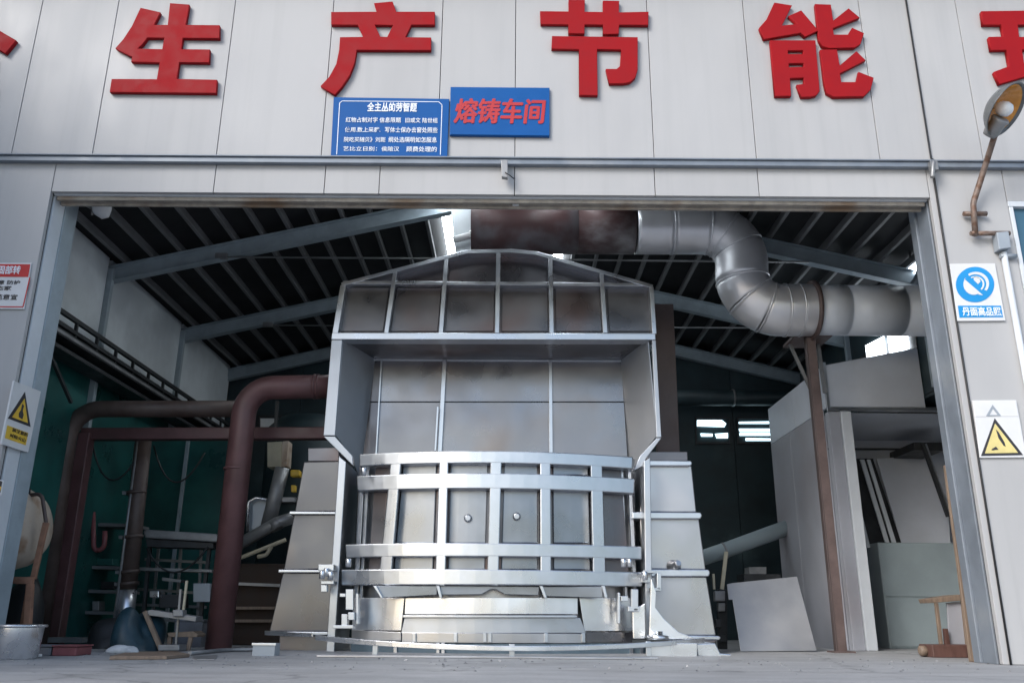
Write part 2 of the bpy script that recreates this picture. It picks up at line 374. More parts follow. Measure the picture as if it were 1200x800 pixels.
B = thing('factory_building', 'grey panelled foundry workshop with a wide open doorway', 'building', (0, FY, 0))
zTop = 8.7
zRail = P(600, 192, FY).z
zOpen = P(600, 228.5, FY).z
xL = P(60, 224, FY).x; xR = P(1090, 232, FY).x
GAP = .004
def wall_panel(x0, x1, z0, z1, t=.06, y=FY):
    return MB().box(x0 + GAP, x1 - GAP, y, y + t, z0 + GAP, z1 - GAP).build('wall_panel', 'panel', B, .004)
ups = [-9.0] + [P(x, 90, FY).x for x in (-70, 32, 124, 265, 384, 516, 604, 762, 878, 1018, 1076, 1135, 1225)] + [9.0]
for a, b in zip(ups, ups[1:]): wall_panel(a, b, zRail, zTop)
los = [P(x, 207, FY).x for x in (252, 381, 445, 603, 767, 888)]
for a, b in zip([xL] + los, los + [xR]): wall_panel(a, b, zOpen, zRail)
wall_panel(-9.0, P(-120, 500, FY).x, 0, zRail); wall_panel(P(-120, 500, FY).x, xL, 0, zRail)
xJ = P(1103, 267, FY).x; xW = P(1181, 240, FY).x; zW1 = P(1185, 236, FY).z; zW0 = P(1196, 346, FY).z
wall_panel(xR, xJ, 0, zRail); wall_panel(xJ, xW, 0, zRail); wall_panel(xW, xW + 1.6, 0, zW0); wall_panel(xW, xW + 1.6, zW1, zRail); wall_panel(xW + 1.6, 9.0, 0, zRail)
bk = MB().box(-9, 9, FY + .064, FY + .1, zOpen + .02, zTop).box(-9, xL - .02, FY + .064, FY + .1, 0, zOpen + .01).box(xR + .02, xW, FY + .064, FY + .1, 0, zOpen + .01)
bk.box(xW, 9, FY + .064, FY + .1, 0, zW0).box(xW + 1.6, 9, FY + .064, FY + .1, zW0 + .001, zOpen + .01)
bk.build('wall_backing', 'gap', B)
# window at the right edge
wf = MB().box(xW, xW + 1.6, FY - .012, FY + .12, zW1 - .07, zW1 - .002).box(xW, xW + 1.6, FY - .012, FY + .12, zW0 + .002, zW0 + .07)
wf.box(xW + .004, xW + .05, FY - .010, FY + .11, zW0 + .073, zW1 - .073).box(xW + .78, xW + .83, FY - .010, FY + .11, zW0 + .073, zW1 - .073).box(xW + 1.55, xW + 1.596, FY - .010, FY + .11, zW0 + .073, zW1 - .073)
wf = wf.build('window', 'jamb', B, .004)
for a, b in ((xW + .05, xW + .78), (xW + .83, xW + 1.55)):
    MB().box(a, b, FY + .05, FY + .06, zW0 + .07, zW1 - .07).build('pane', 'glass', wf)
# horizontal rail (a rolled channel) and the door track under the lintel
MB().box(-9, 9, FY - .075, FY - .002, zRail - .045, zRail + .02).box(-9, 9, FY - .10, FY - .002, zRail + .021, zRail + .040).build('fascia_rail', 'rail', B, .006)
MB().box(xL, xR, FY + .062, FY + .24, zOpen - .004, zOpen + .018).build('lintel', 'jamb', B, .004)
tr = MB().box(xL + .02, xR - .02, FY + .10, FY + .13, zOpen - .05, zOpen - .006).box(xL + .02, xR - .02, FY + .20, FY + .24, zOpen - .07, zOpen - .006).box(xL + .02, xR - .02, FY + .132, FY + .198, zOpen - .03, zOpen - .006)
tr.build('door_track', 'track', B, .003)
MB().box(xL - .26, xL, FY + .102, FY + .34, 0, zOpen).build('jamb', 'jamb', B, .006)
MB().box(xL - .3, xL + .012, FY + .345, FY + .62, 0, zOpen + .2).build('door_column', 'rafter', B, .008)
MB().box(xR, xR + .26, FY + .102, FY + .36, 0, zOpen).build('jamb', 'rail', B, .006)
MB().box(xR - .03, xR + .3, FY + .365, FY + .5, 0, zOpen + .2).build('door_column', 'rail', B, .008)

# ---- inside of the shed
WX0, WX1, YB = -6.2, 6.3, 18.3
LX1, zLT = 7.8, 3.62                    # lean-to behind the booth
zE, zRdg, xRdg = 5.55, 7.02, 0.05
def roofz(x): return zRdg - (zRdg - zE) * abs(x - xRdg) / (xRdg + 6.25)
for x0, x1 in ((-6.6, xRdg), (xRdg, 6.7)):
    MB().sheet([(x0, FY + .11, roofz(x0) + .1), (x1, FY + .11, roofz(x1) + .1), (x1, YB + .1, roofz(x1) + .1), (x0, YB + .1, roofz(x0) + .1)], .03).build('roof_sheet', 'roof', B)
for side in (-1, 1):
    for k in range(15):
        x = xRdg + side * (.24 + k * .415); z = roofz(x)
        pb = MB().box(x - .026, x + .026, FY + .12, YB, z - .02, z + .005).box(x - .008 - side * .018, x + .008 - side * .018, FY + .12, YB, z + .006, z + .09)
        pb.build('purlin', 'purlin', B)
for x in (-1.09, .84):
    MB().sheet([(x - .085, FY + .3, roofz(x - .085) - .035), (x + .085, FY + .3, roofz(x + .085) - .035), (x + .085, YB - .2, roofz(x + .085) - .035), (x - .085, YB - .2, roofz(x - .085) - .035)], .01).build('skylight_strip', 'skylight', B)
FRAMES = (12.36, 15.4, 18.15)
for Y in FRAMES:
    for side in (-1, 1):
        a = Vector((xRdg, Y, zRdg - .17)); b = Vector((WX0 if side < 0 else WX1, Y, roofz(WX0 if side < 0 else WX1) - .17))
        d = (b - a).normalized(); nn = Vector((-d.z, 0, d.x)) * (1 if d.x > 0 else -1)
        rb = MB().bar(a, b, .22, .016).bar(a + nn * .118, b + nn * .118, .014, .15).bar(a - nn * .118, b - nn * .118, .014, .15)
        rb.build('rafter', 'rafter', B, .003)
for Y, y1, y2, xa, xb in ((12.30, 301, 307, 262, 948), (15.34, 381, 384, 316, 880)):
    rr = MB().tube([P(xa, y1, Y), P(xb, y2, Y)], .016, 8).build('tie_rod', 'dull', B)
    MB().box(*(lambda p: (p.x - .12, p.x + .06, p.y - .04, p.y + .04, p.z - .03, p.z + .05))(P(xa, y1, Y))).build('rod_bracket', 'dull', B)
# left wall: light sheets above, crane beam, teal sheets below
zC = 4.25
ys = [FY + .6, 12.30, 15.34, YB]
for a, b in zip(ys, ys[1:]):
    MB().box(WX0 - .05, WX0, a + .05, b - .05, zC, zE + .08).build('inner_wall_panel', 'inwall', B)
    MB().box(WX0 - .05, WX0, a + .05, b - .05, 0, zC - .01).build('inner_wall_panel', 'teal', B)
    MB().box(LX1, LX1 + .05, a + .05, b - .05, 0, zLT).build('inner_wall_panel', 'inwall', B)
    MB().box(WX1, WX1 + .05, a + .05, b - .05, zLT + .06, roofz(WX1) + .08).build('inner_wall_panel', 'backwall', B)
for Y in ys[1:3]:
    for x in (WX0, WX1):
        MB().box(x - .08, x + .08, Y - .045, Y + .045, 0 if x < 0 else zLT + .07, roofz(x) - .1).build('column', 'rafter', B, .006)
MB().box(WX0 - .3, WX0 - .06, FY + .1, YB, 0, zE + .3).box(LX1 + .06, LX1 + .3, FY + .11, YB, 0, zLT + .1).box(WX1 + .06, WX1 + .3, FY + .11, YB, zLT + .101, zE + .3).build('outer_wall', 'gap', B)
MB().box(WX1, LX1 + .3, FY + .11, YB, zLT, zLT + .05).build('lean_to_roof', 'backwall', B)
crz = PX(140, 411, -6.0).z
MB().box(-6.02, -5.97, FY + .6, YB, crz - .03, crz + .03).build('guard_rail', 'darksteel', B)
MB().box(-6.04, -5.96, FY + .6, YB, crz - .20, crz - .15).build('guard_rail', 'darksteel', B)
MB().box(-6.12, -5.80, FY + .6, YB, crz - .42, crz - .37).box(-6.0, -5.94, FY + .6, YB, crz - .36, crz - .25).box(-6.12, -5.82, FY + .6, YB, crz - .58, crz - .53).build('crane_beam', 'darksteel', B)
MB().box(-5.83, -5.79, FY + .6, YB, crz - .40, crz - .36).build('crane_beam_edge', 'dull', B)
k = 0
y = FY + 1.0
while y < YB - .3:
    MB().box(-6.015, -5.975, y - .02, y + .02, crz - .36, crz - .03).build('guard_post', 'darksteel', B); y += .62
MB().bar((-5.98, 10.4, crz - .45), (-5.98, 11.4, crz - 1.1), .04, .04).build('brace', 'darksteel', B)
# back wall
def roofb(x): return roofz(x) if x <= WX1 else zLT - .1
bw = [-6.2, -4.6, -3.0, -1.4, .2, 1.8, 3.3, 4.8, 6.3, 7.8]
for a, b in zip(bw, bw[1:]):
    top = 0
    MB()._poly([Vector((a + .006, YB, 0)), Vector((b - .006, YB, 0)), Vector((b - .006, YB, roofb(b) + .06)), Vector((a + .006, YB, (roofz(a) if b <= WX1 else zLT - .1) + .06))],
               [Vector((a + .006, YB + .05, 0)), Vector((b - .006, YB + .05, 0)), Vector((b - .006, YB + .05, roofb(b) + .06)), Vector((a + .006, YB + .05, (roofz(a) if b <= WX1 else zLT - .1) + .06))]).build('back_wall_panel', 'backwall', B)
MB().box(-6.5, 8.1, YB + .06, YB + .2, 0, 7.2).build('back_wall_backing', 'gap', B)
def rect(x0, y0, x1, y1): return [(x0, y0), (x1, y0), (x1, y1), (x0, y1)]
# daylight windows in the back wall
for x0, x1, bands in ((815, 856, [[(817, 492), (846, 492), (851, 496), (849, 500), (817, 499)], [(821, 507.5), (835, 508), (835, 511), (822, 511)], [(838, 508), (853, 507), (853, 513), (840, 513)]]),
                      (864, 905, [[(866, 494), (902, 493.5), (902, 496), (866, 496)], [(866, 502), (903, 502), (903, 505.5), (867, 505.5)], [(867, 507), (903, 507), (903, 510), (867, 510)], [(874, 513), (904, 513.5), (904, 516), (874, 516)]])):
    fr = MB()
    for q in (rect(x0, 488, x1, 490.5), rect(x0, 517.5, x1, 520), rect(x0, 490.6, x0 + 1.6, 517.4), rect(x1 - 1.6, 490.6, x1, 517.4)): fr.plate(q, YB - .06, .05)
    fr = fr.build('window', 'darksteel', B)
    for bd in bands: MB().plate(bd, YB - .04, .02).build('pane', 'pane', fr)
fr = MB()
for q in (rect(302, 486, 376, 488.5), rect(302, 501.5, 376, 504), rect(302, 488.6, 304, 501.4), rect(336, 488.6, 340, 501.4), rect(374, 488.6, 376, 501.4)): fr.plate(q, YB - .06, .05)
fr = fr.build('window', 'darksteel', B)
for q in (rect(305, 490, 335, 500), rect(341, 490, 373, 500)): MB().plate(q, YB - .04, .02).build('pane', 'glasswhite', fr)
# high windows in the right wall
wn = MB(); ww = thing
def side_window(px):
    pts = [PX(x, y, WX1 - .02) for x, y in px]
    return pts
fr = MB().sheet(side_window([(1008, 417), (1072, 384), (1076, 420), (1012, 446)]), .015).build('window', 'darksteel', B)
for q in ([(1016, 405), (1037, 394), (1040, 417), (1019, 428)], [(1042, 394), (1064, 383), (1067, 408), (1045, 418)]):
    MB().sheet([p + Vector((-.03, 0, 0)) for p in side_window(q)], .015).build('pane', 'pane2', fr)
fc = PX(1073, 306, WX1 - .05)
fr = MB().lathe(fc, (-1, 0, 0), [(0, .42), (.12, .42), (.14, .36), (.10, .34), (.02, .34)], 28).build('fan_ring', 'rail', B)
MB().lathe(fc + Vector((-.02, 0, 0)), (-1, 0, 0), [(0, .2), (.03, .2)], 20).build('pane', 'pane2', fr)
# unseen overhang and side wall, added to shade the top and left of the facade
MB().box(-9.2, 9.2, FY - .8, FY + .05, zTop + .02, zTop + .18).build('shade_eave', 'jamb', B)
MB().box(-8.7, -8.4, 1.5, FY - .01, 0, 8.7).build('shade_wall', 'shadewall', B)

# ================================================================== BIG RED CHARACTERS
def z1(l): return [(x / 3, y / 3) for x, y in l]
def z2(l): return [(370 + x / 3, y / 3) for x, y in l]
def z3(l): return [(800 + x / 3, y / 3) for x, y in l]
LG = 'red characters across the front wall'
def char(loops_list, label):
    t = thing('sign_character', label, 'sign letter', P(loops_list[0][0][0][0], loops_list[0][0][0][1], FY), LG)
    for lp in loops_list: outline('stroke', lp, FY - .004, .055, 'red', t, .005)
    return t
char([[z1([(-75, 60), (-10, 108), (65, 152), (27, 198), (-75, 140), (-175, 198), (-215, 150), (-140, 108)])],
      [z1([(-165, 205), (-10, 205), (-10, 240), (-60, 240), (-60, 258), (-15, 258), (-15, 285), (-60, 285), (-60, 300), (-10, 300), (-10, 338), (-170, 338), (-170, 300), (-110, 300), (-110, 285), (-155, 285), (-155, 258), (-110, 258), (-110, 240), (-165, 240)])]],
     'red character at the far left edge, only the tip of its roof stroke showing')
char([[z1([(603, 22), (671, 27), (658, 98), (777, 99), (776, 145), (648, 144), (643, 183), (743, 184), (740, 230), (636, 229), (627, 287), (768, 290), (765, 337), (392, 333), (399, 287), (557, 288), (567, 229), (467, 227), (471, 209), (463, 207), (412, 180), (440, 148), (470, 102), (500, 38), (570, 54), (547, 98), (595, 98)]),
       z1([(524, 143), (583, 143), (576, 183), (490, 181), (508, 165)])]],
     'large red character 生, with three level strokes and one slanting stroke')
char([[z2([(57, 53), (216, 52), (207, 22), (272, 16), (285, 52), (420, 52), (420, 98), (338, 98), (317, 141), (407, 142), (407, 187), (147, 186), (140, 230), (122, 275), (95, 315), (70, 343), (20, 312), (50, 280), (75, 235), (85, 185), (88, 141), (170, 140), (150, 98), (57, 97)]),
       z2([(210, 98), (274, 98), (253, 140), (229, 139)])]],
     'large red character 产 above the blue notice board, with a long curved tail')
char([[z2([(888, 10), (945, 10), (944, 52), (1008, 53), (1008, 13), (1065, 14), (1064, 54), (1168, 52), (1167, 99), (1065, 98), (1064, 130), (1008, 130), (1008, 97), (944, 97), (944, 129), (887, 127), (887, 96), (790, 95), (788, 50), (888, 51)])],
      [z2([(830, 137), (1130, 141), (1130, 255), (1122, 282), (1105, 298), (1080, 303), (1030, 303), (1018, 252), (1056, 252), (1068, 242), (1072, 184), (988, 183), (990, 345), (925, 343), (924, 183), (828, 181)])]],
     'large red character 节, with a crossed bar over a hooked frame')
char([[z3([(318, 20), (380, 30), (345, 100), (398, 95), (367, 67), (412, 47), (472, 118), (425, 140), (410, 126), (281, 148), (265, 108), (290, 80)])],
      [z3([(460, 25), (516, 27), (524, 83), (578, 40), (617, 73), (523, 110), (526, 132), (575, 132), (590, 108), (632, 127), (620, 165), (600, 178), (510, 180), (485, 172), (473, 150)])],
      [z3([(303, 152), (462, 152), (477, 330), (465, 345), (445, 350), (412, 350), (396, 307), (422, 305), (420, 282), (373, 285), (377, 347), (320, 347)]), z3([(365, 188), (418, 186), (420, 200), (366, 200)]), z3([(368, 233), (420, 231), (421, 245), (369, 246)])],
      [z3([(478, 185), (537, 184), (547, 240), (605, 190), (638, 222), (548, 268), (552, 298), (605, 298), (612, 262), (666, 283), (655, 325), (632, 348), (525, 350), (500, 335), (492, 300)])]],
     'large red character 能, made of four separate pieces')
char([[z3([(1042, 50), (1260, 47), (1260, 96), (1170, 98), (1175, 140), (1255, 139), (1258, 184), (1185, 185), (1192, 232), (1262, 215), (1268, 258), (1105, 305), (1086, 262), (1140, 242), (1130, 185), (1076, 186), (1068, 140), (1120, 139), (1112, 97), (1048, 97)])],
      [z3([(1290, 50), (1420, 48), (1420, 96), (1372, 97), (1378, 330), (1325, 330), (1322, 140), (1285, 200), (1268, 165), (1318, 97), (1290, 97)])]],
     'red character above the wall lamp, cut by the right edge')

# ================================================================== SIGNS
SY = FY - .006
def sign_plate(t, pts, mt, Y=SY, th=.02, name='board'):
    return MB().plate(pts, Y - th, th).build(name, mt, t, .003)
def outline_px(name, pts, w, Y, mt, parent):
    b = MB()
    q = [P(x, y, Y) for x, y in pts]
    for a, c in zip(q, q[1:]): b.bar(a, c, w, .003)
    return b.build(name, mt, parent)
t = thing('notice_board', 'blue notice board with white writing under the red characters', 'sign', P(456, 184, FY))
sign_plate(t, [(391, 114), (526.5, 116), (524, 184.5), (387.5, 183.5)], 'blue', FY - .006, .03)
yy = FY - .0385
text('heading', '全主丛的劳智题', 430, 120.5, 489, 131, yy, 'dimwhite', t, .02)
for s, a, b, c, d in (('红物占制对字 信息限题', 405, 138, 470, 143.5), ('旧或文 陆世组', 475, 138.5, 513, 144), ('使用.数上采群.', 404, 149.5, 446, 155), ('写体士保办去窗处照些', 451, 149.5, 513, 155.5),
                      ('院吃买随贝》刘距', 403, 161, 452, 166.5), ('纲处选隔明如怎服息', 455, 161, 512, 167), ('艺比立日别：', 402, 172, 442, 177), ('侯陪汉', 447, 172, 468, 177.5), ('顾费处理的', 476, 172, 512, 178)):
    text('line_of_text', s, a, b, c, d, yy, 'dimwhite', t, .006)
outline_px('border_line', [(394.5, 181), (398, 121), (401, 118.5), (514, 119.5), (518, 123), (516, 181.5)], .008, yy, 'dimwhite', t)
t = thing('workshop_sign', 'plain blue sign reading 熔铸车间 in red, right of the notice board', 'sign', P(585, 160, FY))
sign_plate(t, [(528, 102), (644, 103), (644, 160), (527, 158.5)], 'blue', FY - .006, .035)
MB().bar(P(528, 157, FY - .045), P(643.5, 158.5, FY - .045), .02, .012).build('lower_lip', 'blue', t, .003)
text('lettering', '熔铸车间', 532, 116.5, 639, 144.5, FY - .0425, 'textred', t, .008, shear=.12, fat=.008)
# left: white and red notice
t = thing('notice_plate', 'white notice with a red heading on the left wall pier', 'sign', P(10, 361, FY))
sign_plate(t, [(-62, 307.5), (36.5, 308), (28, 362), (-70, 361)], 'white')
sign_plate(t, [(-60, 309), (35.5, 309.5), (33, 324.5), (-62, 324)], 'signred', SY - .021, .003, 'heading_band')
text('heading', '知保固部转', -22, 311.5, 25, 321, SY - .026, 'dimwhite', t, .015)
text('line_of_text', '安全生产 注意 防护', -45, 328.5, 24, 333, SY - .022, 'ink', t, .003)
text('line_of_text', '全三态家', -24, 335, 14, 340, SY - .022, 'ink', t, .003)
text('line_of_text', '化拟范意宣', -24, 345, 21, 351, SY - .022, 'ink', t, .003)
outline_px('border_line', [(35, 325), (27, 359.5), (-66, 359)], .012, SY - .022, 'signred', t)
# warning sign on the left jamb (it stands on the pier edge)
t = thing('warning_sign', 'white warning sign with a yellow triangle and yellow caption, on the left door jamb', 'sign', PX(22, 525, xL))
JX = xL + .02
def xplate(n, pts, mt, x, th):
    q = [PX(a, b_, x) for a, b_ in pts]
    return MB()._poly([p + Vector((th, 0, 0)) for p in q], q).build(n, mt, t, .002)
xplate('board', [(14.5, 446), (46, 458.5), (31, 530), (-.5, 520)], 'white', JX, .02)
outline('triangle_border', [[(29, 459), (35.5, 500), (9, 490)]], JX + .0205, .004, 'ink', t, .001, True)
outline('triangle', [[(28.5, 467), (32.3, 495.5), (14, 488.5)]], JX + .0245, .004, 'yellow', t, .001, True)
outline('hand_symbol', [[(26, 473), (28, 475), (26.5, 481), (27.5, 486), (26, 491), (22, 488.5), (22, 484), (24.5, 480)]], JX + .0285, .003, 'ink', t, .001, True)
xplate('caption_band', [(8.5, 498), (33, 507), (30, 521.5), (5.5, 513)], 'yellow', JX + .0205, .003)
ya, yb_ = PX(8.5, 500, JX).y + .03, PX(32, 508, JX).y - .03
zh, zl = PX(20, 503.5, JX).z, PX(18, 516, JX).z
text('caption', '前注意防', ya + .03, zh - .042, yb_, zh, JX + .0245, 'ink', t, .002, .004, 'box')
text('caption', '对险火山', ya, zl + .008, yb_ - .03, zl + .05, JX + .0245, 'ink', t, .002, .004, 'box')
t = thing('warning_sign', 'black and yellow sign cut by the left edge, beside the cream drum', 'sign', P(-10, 600, FY))
sign_plate(t, [(-40, 550), (4, 563), (1, 580), (-40, 590)], 'white')
outline('triangle_border', [[(-20, 556), (3, 564), (0.5, 577), (-36, 582)]], SY - .02, .004, 'ink', t, .001)
outline('triangle', [[(-16, 566), (1.5, 570), (0.2, 575), (-28, 580)]], SY - .024, .004, 'yellow', t, .001)
# right: mandatory sign
t = thing('mandatory_sign', 'white sign with a blue disc and blue caption on the right wall pier', 'sign', P(1146, 375, FY))
sign_plate(t, [(1113, 309), (1166, 308.5), (1178.5, 375.5), (1122, 376)], 'white')
c = [(1142.5 + 22.5 * math.cos(a * math.pi / 20), 333.5 + 20.8 * math.sin(a * math.pi / 20)) for a in range(40)]
outline('disc', [c], SY - .020, .004, 'blue2', t, .001)
def arcpts(cx, cy, rx, ry, a0, a1, n=14): return [(cx + rx * math.cos(R(a0 + (a1 - a0) * i / n)), cy + ry * math.sin(R(a0 + (a1 - a0) * i / n))) for i in range(n + 1)]
outline('head_symbol', [arcpts(1141, 333, 12, 12.5, 60, 215) + [(1130, 327), (1144, 339), (1152, 346), (1146, 345)]], SY - .024, .003, 'white', t, .0008)
outline('mask_symbol', [arcpts(1143.5, 332.5, 15.5, 14, -125, 35) + arcpts(1143, 333, 12.8, 11.5, 35, -125)], SY - .024, .003, 'white', t, .0008)
outline('mask_symbol', [arcpts(1143, 333, 10.5, 9.5, -120, 45) + arcpts(1142.5, 333, 9, 8, 45, -120)], SY - .024, .003, 'white', t, .0008)
outline('mask_symbol', [[(1141, 324), (1147, 325), (1149, 330), (1146, 333), (1141, 328)]], SY - .024, .003, 'white', t, .0008)
sign_plate(t, [(1122.5, 358), (1173, 358), (1175.5, 371.5), (1124.5, 372)], 'blue2', SY - .021, .003, 'caption_band')
text('caption', '丹面高品照', 1128.5, 359.8, 1172, 370, SY - .0255, 'dimwhite', t, .016)
t = thing('warning_sign', 'white sign with a large pale yellow triangle, low on the right wall pier', 'sign', P(1170, 535, FY))
sign_plate(t, [(1139.5, 469), (1191, 468.5), (1203, 535.5), (1148.5, 536)], 'white')
sign_plate(t, [(1141, 470), (1190, 469.5), (1193.5, 487.5), (1143, 488)], 'white', SY - .0205, .004, 'upper_strip')
outline('small_triangle', [[(1163, 474), (1173, 487), (1155.5, 487.3)], [(1163.5, 478.5), (1169, 485.8), (1159.5, 486)]], SY - .0255, .003, 'greybox', t, .0008)
outline('triangle_border', [[(1165.5, 490), (1199, 533), (1149.5, 534)]], SY - .020, .004, 'ink', t, .001)
outline('triangle', [[(1166, 496), (1193, 530.3), (1154, 531)]], SY - .024, .004, 'paleyel', t, .001)
outline('hand_symbol', [[(1167, 503), (1170, 506), (1177, 518), (1178.5, 523), (1176, 522), (1170, 513)], [(1162, 526), (1167, 523), (1170, 526.5), (1162, 527.5)]], SY - .028, .003, 'ink', t, .0008)

# ================================================================== WALL LAMP, CONDUIT, CABLE
LYp = FY - .09
t = thing('wall_lamp', 'rusty swan-neck wall lamp with a grey shade and amber dome', 'lamp', P(1143, 268, FY))
MB().tube(bend([P(1143, 276, LYp), P(1140.5, 238, LYp), P(1156, 190, FY - .2), P(1166, 158, FY - .55)], [.25, .5], 6), .033, 12).build('swan_neck', 'rustpipe', t)
MB().tube([P(1129, 250.5, FY - .06), P(1156, 250.5, FY - .06)], .028, 10).build('wall_bracket', 'rustpipe', t)
MB().tube([P(1137.5, 273.5, LYp), P(1183, 273.5, FY - .07)], .028, 10).build('lower_arm', 'rustpipe', t)
hp = P(1168, 146, FY - .62)
ax = Vector((.22, -.62, .42)).normalized()
MB().lathe(hp - ax * .14, ax, [(0, .07), (.04, .085), (.16, .085), (.2, .10), (.22, .09)], 20).build('lamp_holder', 'dull', t)
hc = P(1175, 127, FY - .72)
dx_ = Vector((.46, -.46, -.62)).normalized()               # the way the shade opens
ap = hc - dx_ * .15
prof = [(0, .04), (.02, .12), (.07, .205), (.13, .265), (.185, .295), (.20, .308), (.205, .30)]
MB().lathe(ap, dx_, prof + [(.19, .285), (.13, .255), (.07, .195), (.025, .11), (.012, .03)], 36).build('lamp_shade', 'lamp', t)
MB().lathe(ap, dx_, [(.018, .05), (.03, .112), (.075, .19), (.132, .25), (.175, .276), (.172, .272), (.130, .244), (.072, .185), (.027, .107)], 36).build('reflector', 'amber', t)
MB().lathe(ap + dx_ * .03, dx_, [(0, .035), (.05, .04), (.09, .075), (.15, .085), (.20, .07), (.225, .035), (.23, .005)], 24).build('bulb', 'glasswhite', t)
t = thing('conduit', 'pale vertical conduit with a grey junction box beside the lamp', 'conduit', P(1190, 380, FY))
MB().plate([(1168, 272), (1182, 271), (1185, 290), (1171, 292)], FY - .12, .11).build('junction_box', 'greybox', t, .006)
MB().tube([P(1172, 300, FY - .045), P(1191, 300, FY - .045)], .026, 10).build('clip', 'greybox', t)
a = P(1176, 296, FY - .04)
MB().tube([a, Vector((a.x, a.y, .0))], .034, 12).build('conduit_pipe', 'jamb', t)
t = thing('cable', 'thin black cable hanging down the wall right of the doorway', 'cable', P(1120, 400, FY))
MB().tube([(xJ, FY - .018, zTop - .1), (xJ, FY - .02, zRail + .1), (xJ + .0, FY - .12, zRail), (xJ, FY - .02, zRail - .12), (xJ, FY - .015, P(1103, 267, FY).z), (xJ, FY - .012, P(1149, 545, FY).z), (xJ, FY - .01, .0)], .011, 8).build('cable_run', 'black', t)
p = P(1094, 197, FY - .14)
MB().box(p.x - .035, p.x + .05, p.y - .02, p.y + .05, p.z - .03, p.z + .09).tube([p + Vector((-.03, 0, -.12)), p + Vector((.01, 0, .08))], .028, 10).build('clamp', 'dull', t, .004)
t = thing('rail_clamp', 'small steel clamp with a loose wire on the rail over the doorway', 'clamp', P(591, 208, FY))
MB().plate([(587, 187), (595, 187), (595, 208), (588, 207)], FY - .15, .07).build('clamp_body', 'dull', t, .006)
MB().tube([P(592, 202, FY - .16), P(598, 206, FY - .17), P(603, 210, FY - .13)], .006, 6).build('loose_wire', 'black', t)
t = thing('floodlight', 'small white floodlight in the upper left corner of the doorway', 'lamp', P(116, 243, FY + .7))
q = P(122, 244, FY + .7)
MB().lathe(q + Vector((.09, 0, .02)), (-1, -.35, -.2), [(0, .04), (.04, .13), (.12, .15), (.20, .09), (.22, .05)], 20).build('lamp_head', 'white', t)
MB().tube([q + Vector((-.05, 0, 0)), P(108, 243, FY + .7), P(103, 240, FY + .7)], .035, 10).tube([P(108, 245, FY + .69), P(108, 252, FY + .69)], .015, 8).build('bracket', 'dull', t)
MB().box(*(lambda a: (a.x - .12, a.x + .12, a.y - .1, a.y + .1, a.z, a.z + .1))(P(112, 239, FY + .7))).build('mount', 'darksteel', t)
t = thing('track_stop', 'little pale limit switch under the door track', 'switch', P(604, 238, FY))
MB().plate(rect(600.5, 235.5, 608, 240), FY + .16, .04).build('switch_body', 'white', t, .003)
MB().plate(rect(552, 236.5, 597, 238.5), FY + .17, .03).build('switch_arm', 'black', t)
# high bay lamp inside, right
t = thing('high_bay_lamp', 'dark conical lamp hanging under the roof at the right', 'lamp', P(1062, 262, 12.0))
p = P(1066, 276, 12.0)
MB().lathe(p, (-.1, 0, 1), [(0, .30), (.02, .30), (.16, .16), (.24, .07), (.36, .06)], 24).build('lamp_shade', 'rail', t)
MB().tube([p + Vector((-.03, 0, .3)), Vector((p.x - .04, p.y, roofz(p.x)))], .015, 8).build('stem', 'darksteel', t)

# ================================================================== EXHAUST DUCT
DY = 11.85
D = thing('exhaust_duct', 'fat round exhaust duct, red-brown then bare metal, bending down to the right', 'duct', P(840, 268, DY))
DR = 29.5 / ppm(DY, 6.3)
ER = .53
path = bend([P(700, 268.5, DY), P(869, 268.5, DY), P(869, 363.5, DY), P(985, 363.5, DY)], [ER, ER], 12)
def along(pts, s0, s1, n=12):
    L = [0]
    for a, b in zip(pts, pts[1:]): L.append(L[-1] + (b - a).length)
    out = []
    for i in range(n + 1):
        s = s0 + (s1 - s0) * i / n
        for k in range(len(L) - 1):
            if s <= L[k + 1] + 1e-6:
                out.append(pts[k].lerp(pts[k + 1], (s - L[k]) / max(1e-6, L[k + 1] - L[k]))); break
    return out
tot = sum((b - a).length for a, b in zip(path, path[1:]))
MB().tube([P(553, 268, DY), P(610, 268.2, DY), P(676, 268.3, DY)], DR, 40).build('duct_section', 'ductrust', D)
MB().tube([P(676.3, 268.3, DY), P(710, 268.4, DY), P(742, 268.5, DY)], DR, 40).build('duct_section', 'ductmid', D)
s_start = (P(744, 268.5, DY) - path[0]).length
s1e = (P(869, 268.5, DY) - path[0]).length - ER
arc1 = ER * math.pi / 2; st = (P(869, 268.5, DY) - P(869, 363.5, DY)).length - 2 * ER; s2 = s1e + arc1 + max(st, 0)
cuts = [s_start, s_start + .55, s1e + .02, s1e + arc1 * .34, s1e + arc1 * .68, s2 + .02, s2 + arc1 * .34, s2 + arc1 * .68, s2 + arc1, s2 + arc1 + .2, tot - .43]
def ring(c, d, r, w=.03, mt='duct', name='seam_ring', parent=D):
    return MB().lathe(c - d * w / 2, d, [(0, r - .01), (0.002, r + .012), (w - .002, r + .012), (w, r - .01)], 40).build(name, mt, parent)
for i, (a, b) in enumerate(zip(cuts, cuts[1:])):
    MB().tube(along(path, a + .002, b - .002, 8), DR, 40).build('duct_section', 'duct', D)
    pp = along(path, b - .01, b + .01, 2)
    ring(pp[1], (pp[2] - pp[0]).normalized(), DR, .022)
e = along(path, tot - .42, tot - .40, 1)
fl = along(path, tot - .43, tot - .41, 2)
ring(fl[1], Vector((1, 0, 0)), DR + .045, .05, 'brownpost', 'flange')
xs = fl[1].x + .03
sec = [xs, xs + .45, xs + 1.25, xs + 2.3]
